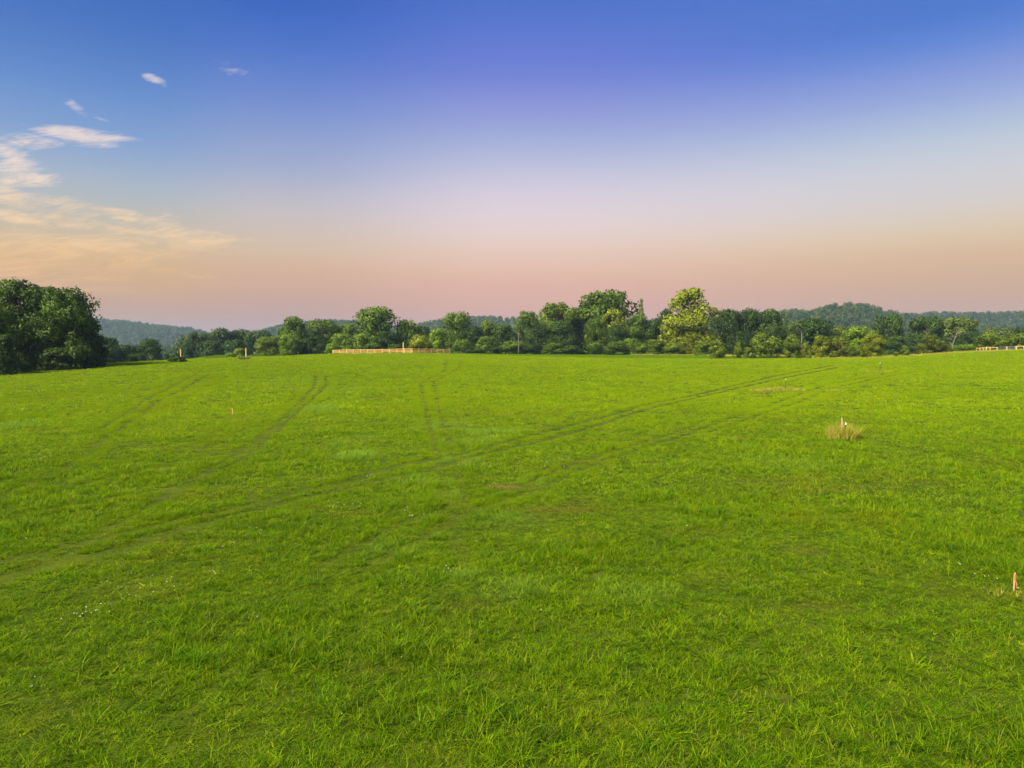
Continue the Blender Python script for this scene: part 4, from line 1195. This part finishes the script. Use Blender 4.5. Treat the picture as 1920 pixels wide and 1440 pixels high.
# ------------------------------------------------------------------ stakes and steel posts on the field
def dry_clump(g, wx, wy, h, n, label, seed, h0=.35):
    r = np.random.default_rng(seed)
    V, F, A = [], [], []
    for k in range(n // 10):
        a = r.uniform(0, 6.283); rr = math.sqrt(r.random())
        cx, cy = math.cos(a) * rr * wx / 2, math.sin(a) * rr * wy / 2
        zz = hz(g[0] + cx, g[1] + cy) - g[2]
        v, f, aa = blades(10, .12, h * h0 * 1.6 * (1 - .5 * rr), h * (1 - .35 * rr), 0.012 + g[1] * .00028, 10, .45, int(r.integers(1e6)), seg=3, flop=.45)
        b = len(V)
        V += [(q[0] + cx, q[1] + cy, q[2] + zz) for q in v]; F += [tuple(i + b for i in q) for q in f]; A += aa
    me = bpy.data.meshes.new('dry_grass'); me.from_pydata(V, [], F); me.materials.append(M_dry); fattr(me, 'blade', A); me.update()
    o = link('dry_grass_clump', me, None, g)
    tag(o, label, 'grass clump', 'uncut dry grass clumps')
g1 = ground_at(1581, 823)
dry_clump(g1 + np.array([.05, .1, 0]), 1.95, 1.9, 1.3, 2800, 'round uncut clump of yellow grass round the paired stake and steel post', 1)
g2 = ground_at(1473, 735)
dry_clump(ground_at(1457, 735), 6.3, 1.6, .75, 2200, 'long low strip of straw grass round the middle steel post', 2)
dry_clump(ground_at(1564, 734), 2.4, 1.0, .4, 420, 'small straw tuft right of the long strip', 3)
g3 = ground_at(1650, 697.5)
dry_clump(ground_at(1645, 698), 6.0, 1.5, .40, 700, 'thin far strip of straw grass round the farthest steel post', 4)
dry_clump(ground_at(1880, 1118), 1.2, .5, .24, 110, 'sparse yellow grass round the near pink stake', 5)
tpost(g2, 1.4, 'middle steel post with white cap standing in the straw strip')
tpost(g3, 1.35, 'farthest steel post with white cap near the right crest')
tpost(g1 + np.array([.06, -.05, 0]), 1.0, 'near steel post with white cap beside the leaning stake', True, .06)

def lath(p, H, wd, label, tilt, tape, tp0, tp1, rz=0.0):
    o = empty('survey_stake', p, label, 'stake', 'wooden survey stakes on the field')
    g = Geo(); g.box((0, 0, H / 2 - .1), (wd, .014, H + .2)); b = len(g.v)
    g.v += [(-wd / 2, -.007, H), (wd / 2, -.007, H), (wd / 2, .007, H), (-wd / 2, .007, H), (0, -.007, H + wd), (0, .007, H + wd)]
    g.f += [(b, b + 1, b + 4), (b + 2, b + 3, b + 5), (b + 1, b + 2, b + 5, b + 4), (b + 3, b, b + 4, b + 5)]
    link('lath', g.mesh('lath', M_lath), o)
    if tape:
        g = Geo(); g.box((0, 0, (tp0 + tp1) / 2), (wd + .008, .024, tp1 - tp0)); t_ = link('tape', g.mesh('tape', tape), o)
        for s_ in (-1, 1):
            g = Geo()
            q = [(wd * .5 * s_, -.015, tp0 + .03), (wd * .9 * s_, -.03, tp0 - .05), (wd * .75 * s_, -.03, tp0 - .15)]
            g.tube(q, [.006, .008, .004], 4)
            link('tail', g.mesh('tape_tail', tape), t_)
    o.rotation_euler = (0, tilt, rz)
g5 = ground_at(1901, 1110)
lath(g5, .43, .045, 'near orange and pink taped stake at the right picture edge', .04, M_orange, .24, .44, .3)
lath(g1 + np.array([-.02, .08, 0]), 1.30, .075, 'tall pale leaning stake standing in the round yellow clump', -.05, M_pink, .95, 1.1, .2)
g6 = ground_at(436, 779)
lath(g6, .52, .06, 'small orange stake alone on the left of the field', .02, M_orange, .16, .5)

# ------------------------------------------------------------------ small white flowers
fl = Geo()
for k in range(3):
    a = k * 2.1
    fl.box((math.cos(a) * .03, math.sin(a) * .03, .0), (.035, .028, .018), rz=a, taper=.6)
fl_me = fl.mesh('flower_head', simple_mat('cream_petal', (0.62, 0.62, 0.46), 0.7, 0.1, 8))
FL = [(150, 1165, .35, 16), (205, 1160, .5, 10), (230, 1130, .6, 14), (435, 1030, .25, 6), (480, 1000, .4, 8), (400, 1090, .3, 7), (255, 1105, .7, 14), (635, 955, .6, 12), (680, 958, .8, 18), (780, 966, .5, 14), (840, 1075, .3, 12),
      (730, 910, .6, 10), (690, 897, .5, 8), (1040, 875, 1.2, 16), (1065, 872, .8, 14), (1120, 890, .8, 10), (1160, 885, .8, 8), (1780, 1070, .3, 4), (1815, 1080, .3, 5), (1870, 1092, .5, 8), (40, 1300, .2, 2), (620, 1395, .3, 3), (1020, 1155, .2, 3),
      (750, 900, .8, 6), (900, 1025, .9, 5), (1000, 750, 2, 10), (600, 760, 2, 10), (770, 757, 1.6, 8), (450, 1180, .8, 5), (120, 1300, .6, 2), (320, 1060, .6, 5)]
P = []
for px, py, rr, n in FL:
    g = ground_at(px, py)
    for k in range(int(n * .55)):
        x_ = g[0] + random.gauss(0, rr * .65); y_ = g[1] + random.gauss(0, rr * .6)
        P.append((x_, y_, hz(x_, y_) + random.uniform(.10, .19)))
for k in range(20):
    yy = random.uniform(10, 60); xx = random.uniform(-.75, .75) * yy
    P.append((xx, yy, hz(xx, yy) + random.uniform(.10, .17)))
P = np.array(P); n = len(P)
sc_ = rng.uniform(.2, .5, n) * (0.6 + P[:, 1] * .010)
o = scatter('white_flowers', P, np.zeros(n), np.stack([rng.normal(0, .3, n), rng.normal(0, .3, n), rng.uniform(0, 6.28, n)], 1), np.stack([sc_, sc_, np.ones(n)], 1), [fl_me], {})
tag(o, 'tiny white flowers scattered in loose patches over the grass', 'flowers', None, 'stuff')

# tawny rough grass along the foot of the tree line
rough_src = [blade_mesh('rough_grass', M_dry, 90, 1.8, .35, .85, .06, 6, .4, 700 + i, seg=2) for i in range(3)]
P = []
for (pa, ya), (pb, yb), n in (((1180, 258), (1330, 248), 190), ((1330, 234), (1510, 205), 420), ((1500, 202), (1640, 190), 120), ((1640, 190), (1830, 199), 420), ((1790, 195), (1935, 181), 260)):
    for k in range(n):
        t = random.random()
        yy = ya + (yb - ya) * t + random.gauss(0, 1.6); xx = (pa + (pb - pa) * t - 960) / FPX * yy
        P.append((xx, yy, hz(xx, yy)))
P = np.array(P); n = len(P)
s_ = rng.uniform(.6, 1.1, n)
o = scatter('rough_grass', P, rng.integers(0, 3, n), np.stack([np.zeros(n), np.zeros(n), rng.uniform(0, 6.28, n)], 1), np.stack([s_, s_, s_ * rng.uniform(.5, 1.1, n)], 1), rough_src, {})
tag(o, 'tawny uncut grass along the foot of trees and right fence', 'grass', None, 'stuff')

# ------------------------------------------------------------------ haze
hb = Geo(); hb.box((0, 0, 62.0), (8400, 8400, 148.0))
m, n_, out = new_mat('evening_haze')
pv = n_.new('ShaderNodeVolumePrincipled')
pv.inputs['Color'].default_value = (0.50, 0.72, 1.0, 1)
pv.inputs['Density'].default_value = 0.00012
pv.inputs['Anisotropy'].default_value = 0.1
n_.t.links.new(pv.outputs[0], out.inputs['Volume'])
hz_o = link('haze', hb.mesh('haze', m))
tag(hz_o, 'thin blue evening haze over the valley', 'haze', None, 'stuff')
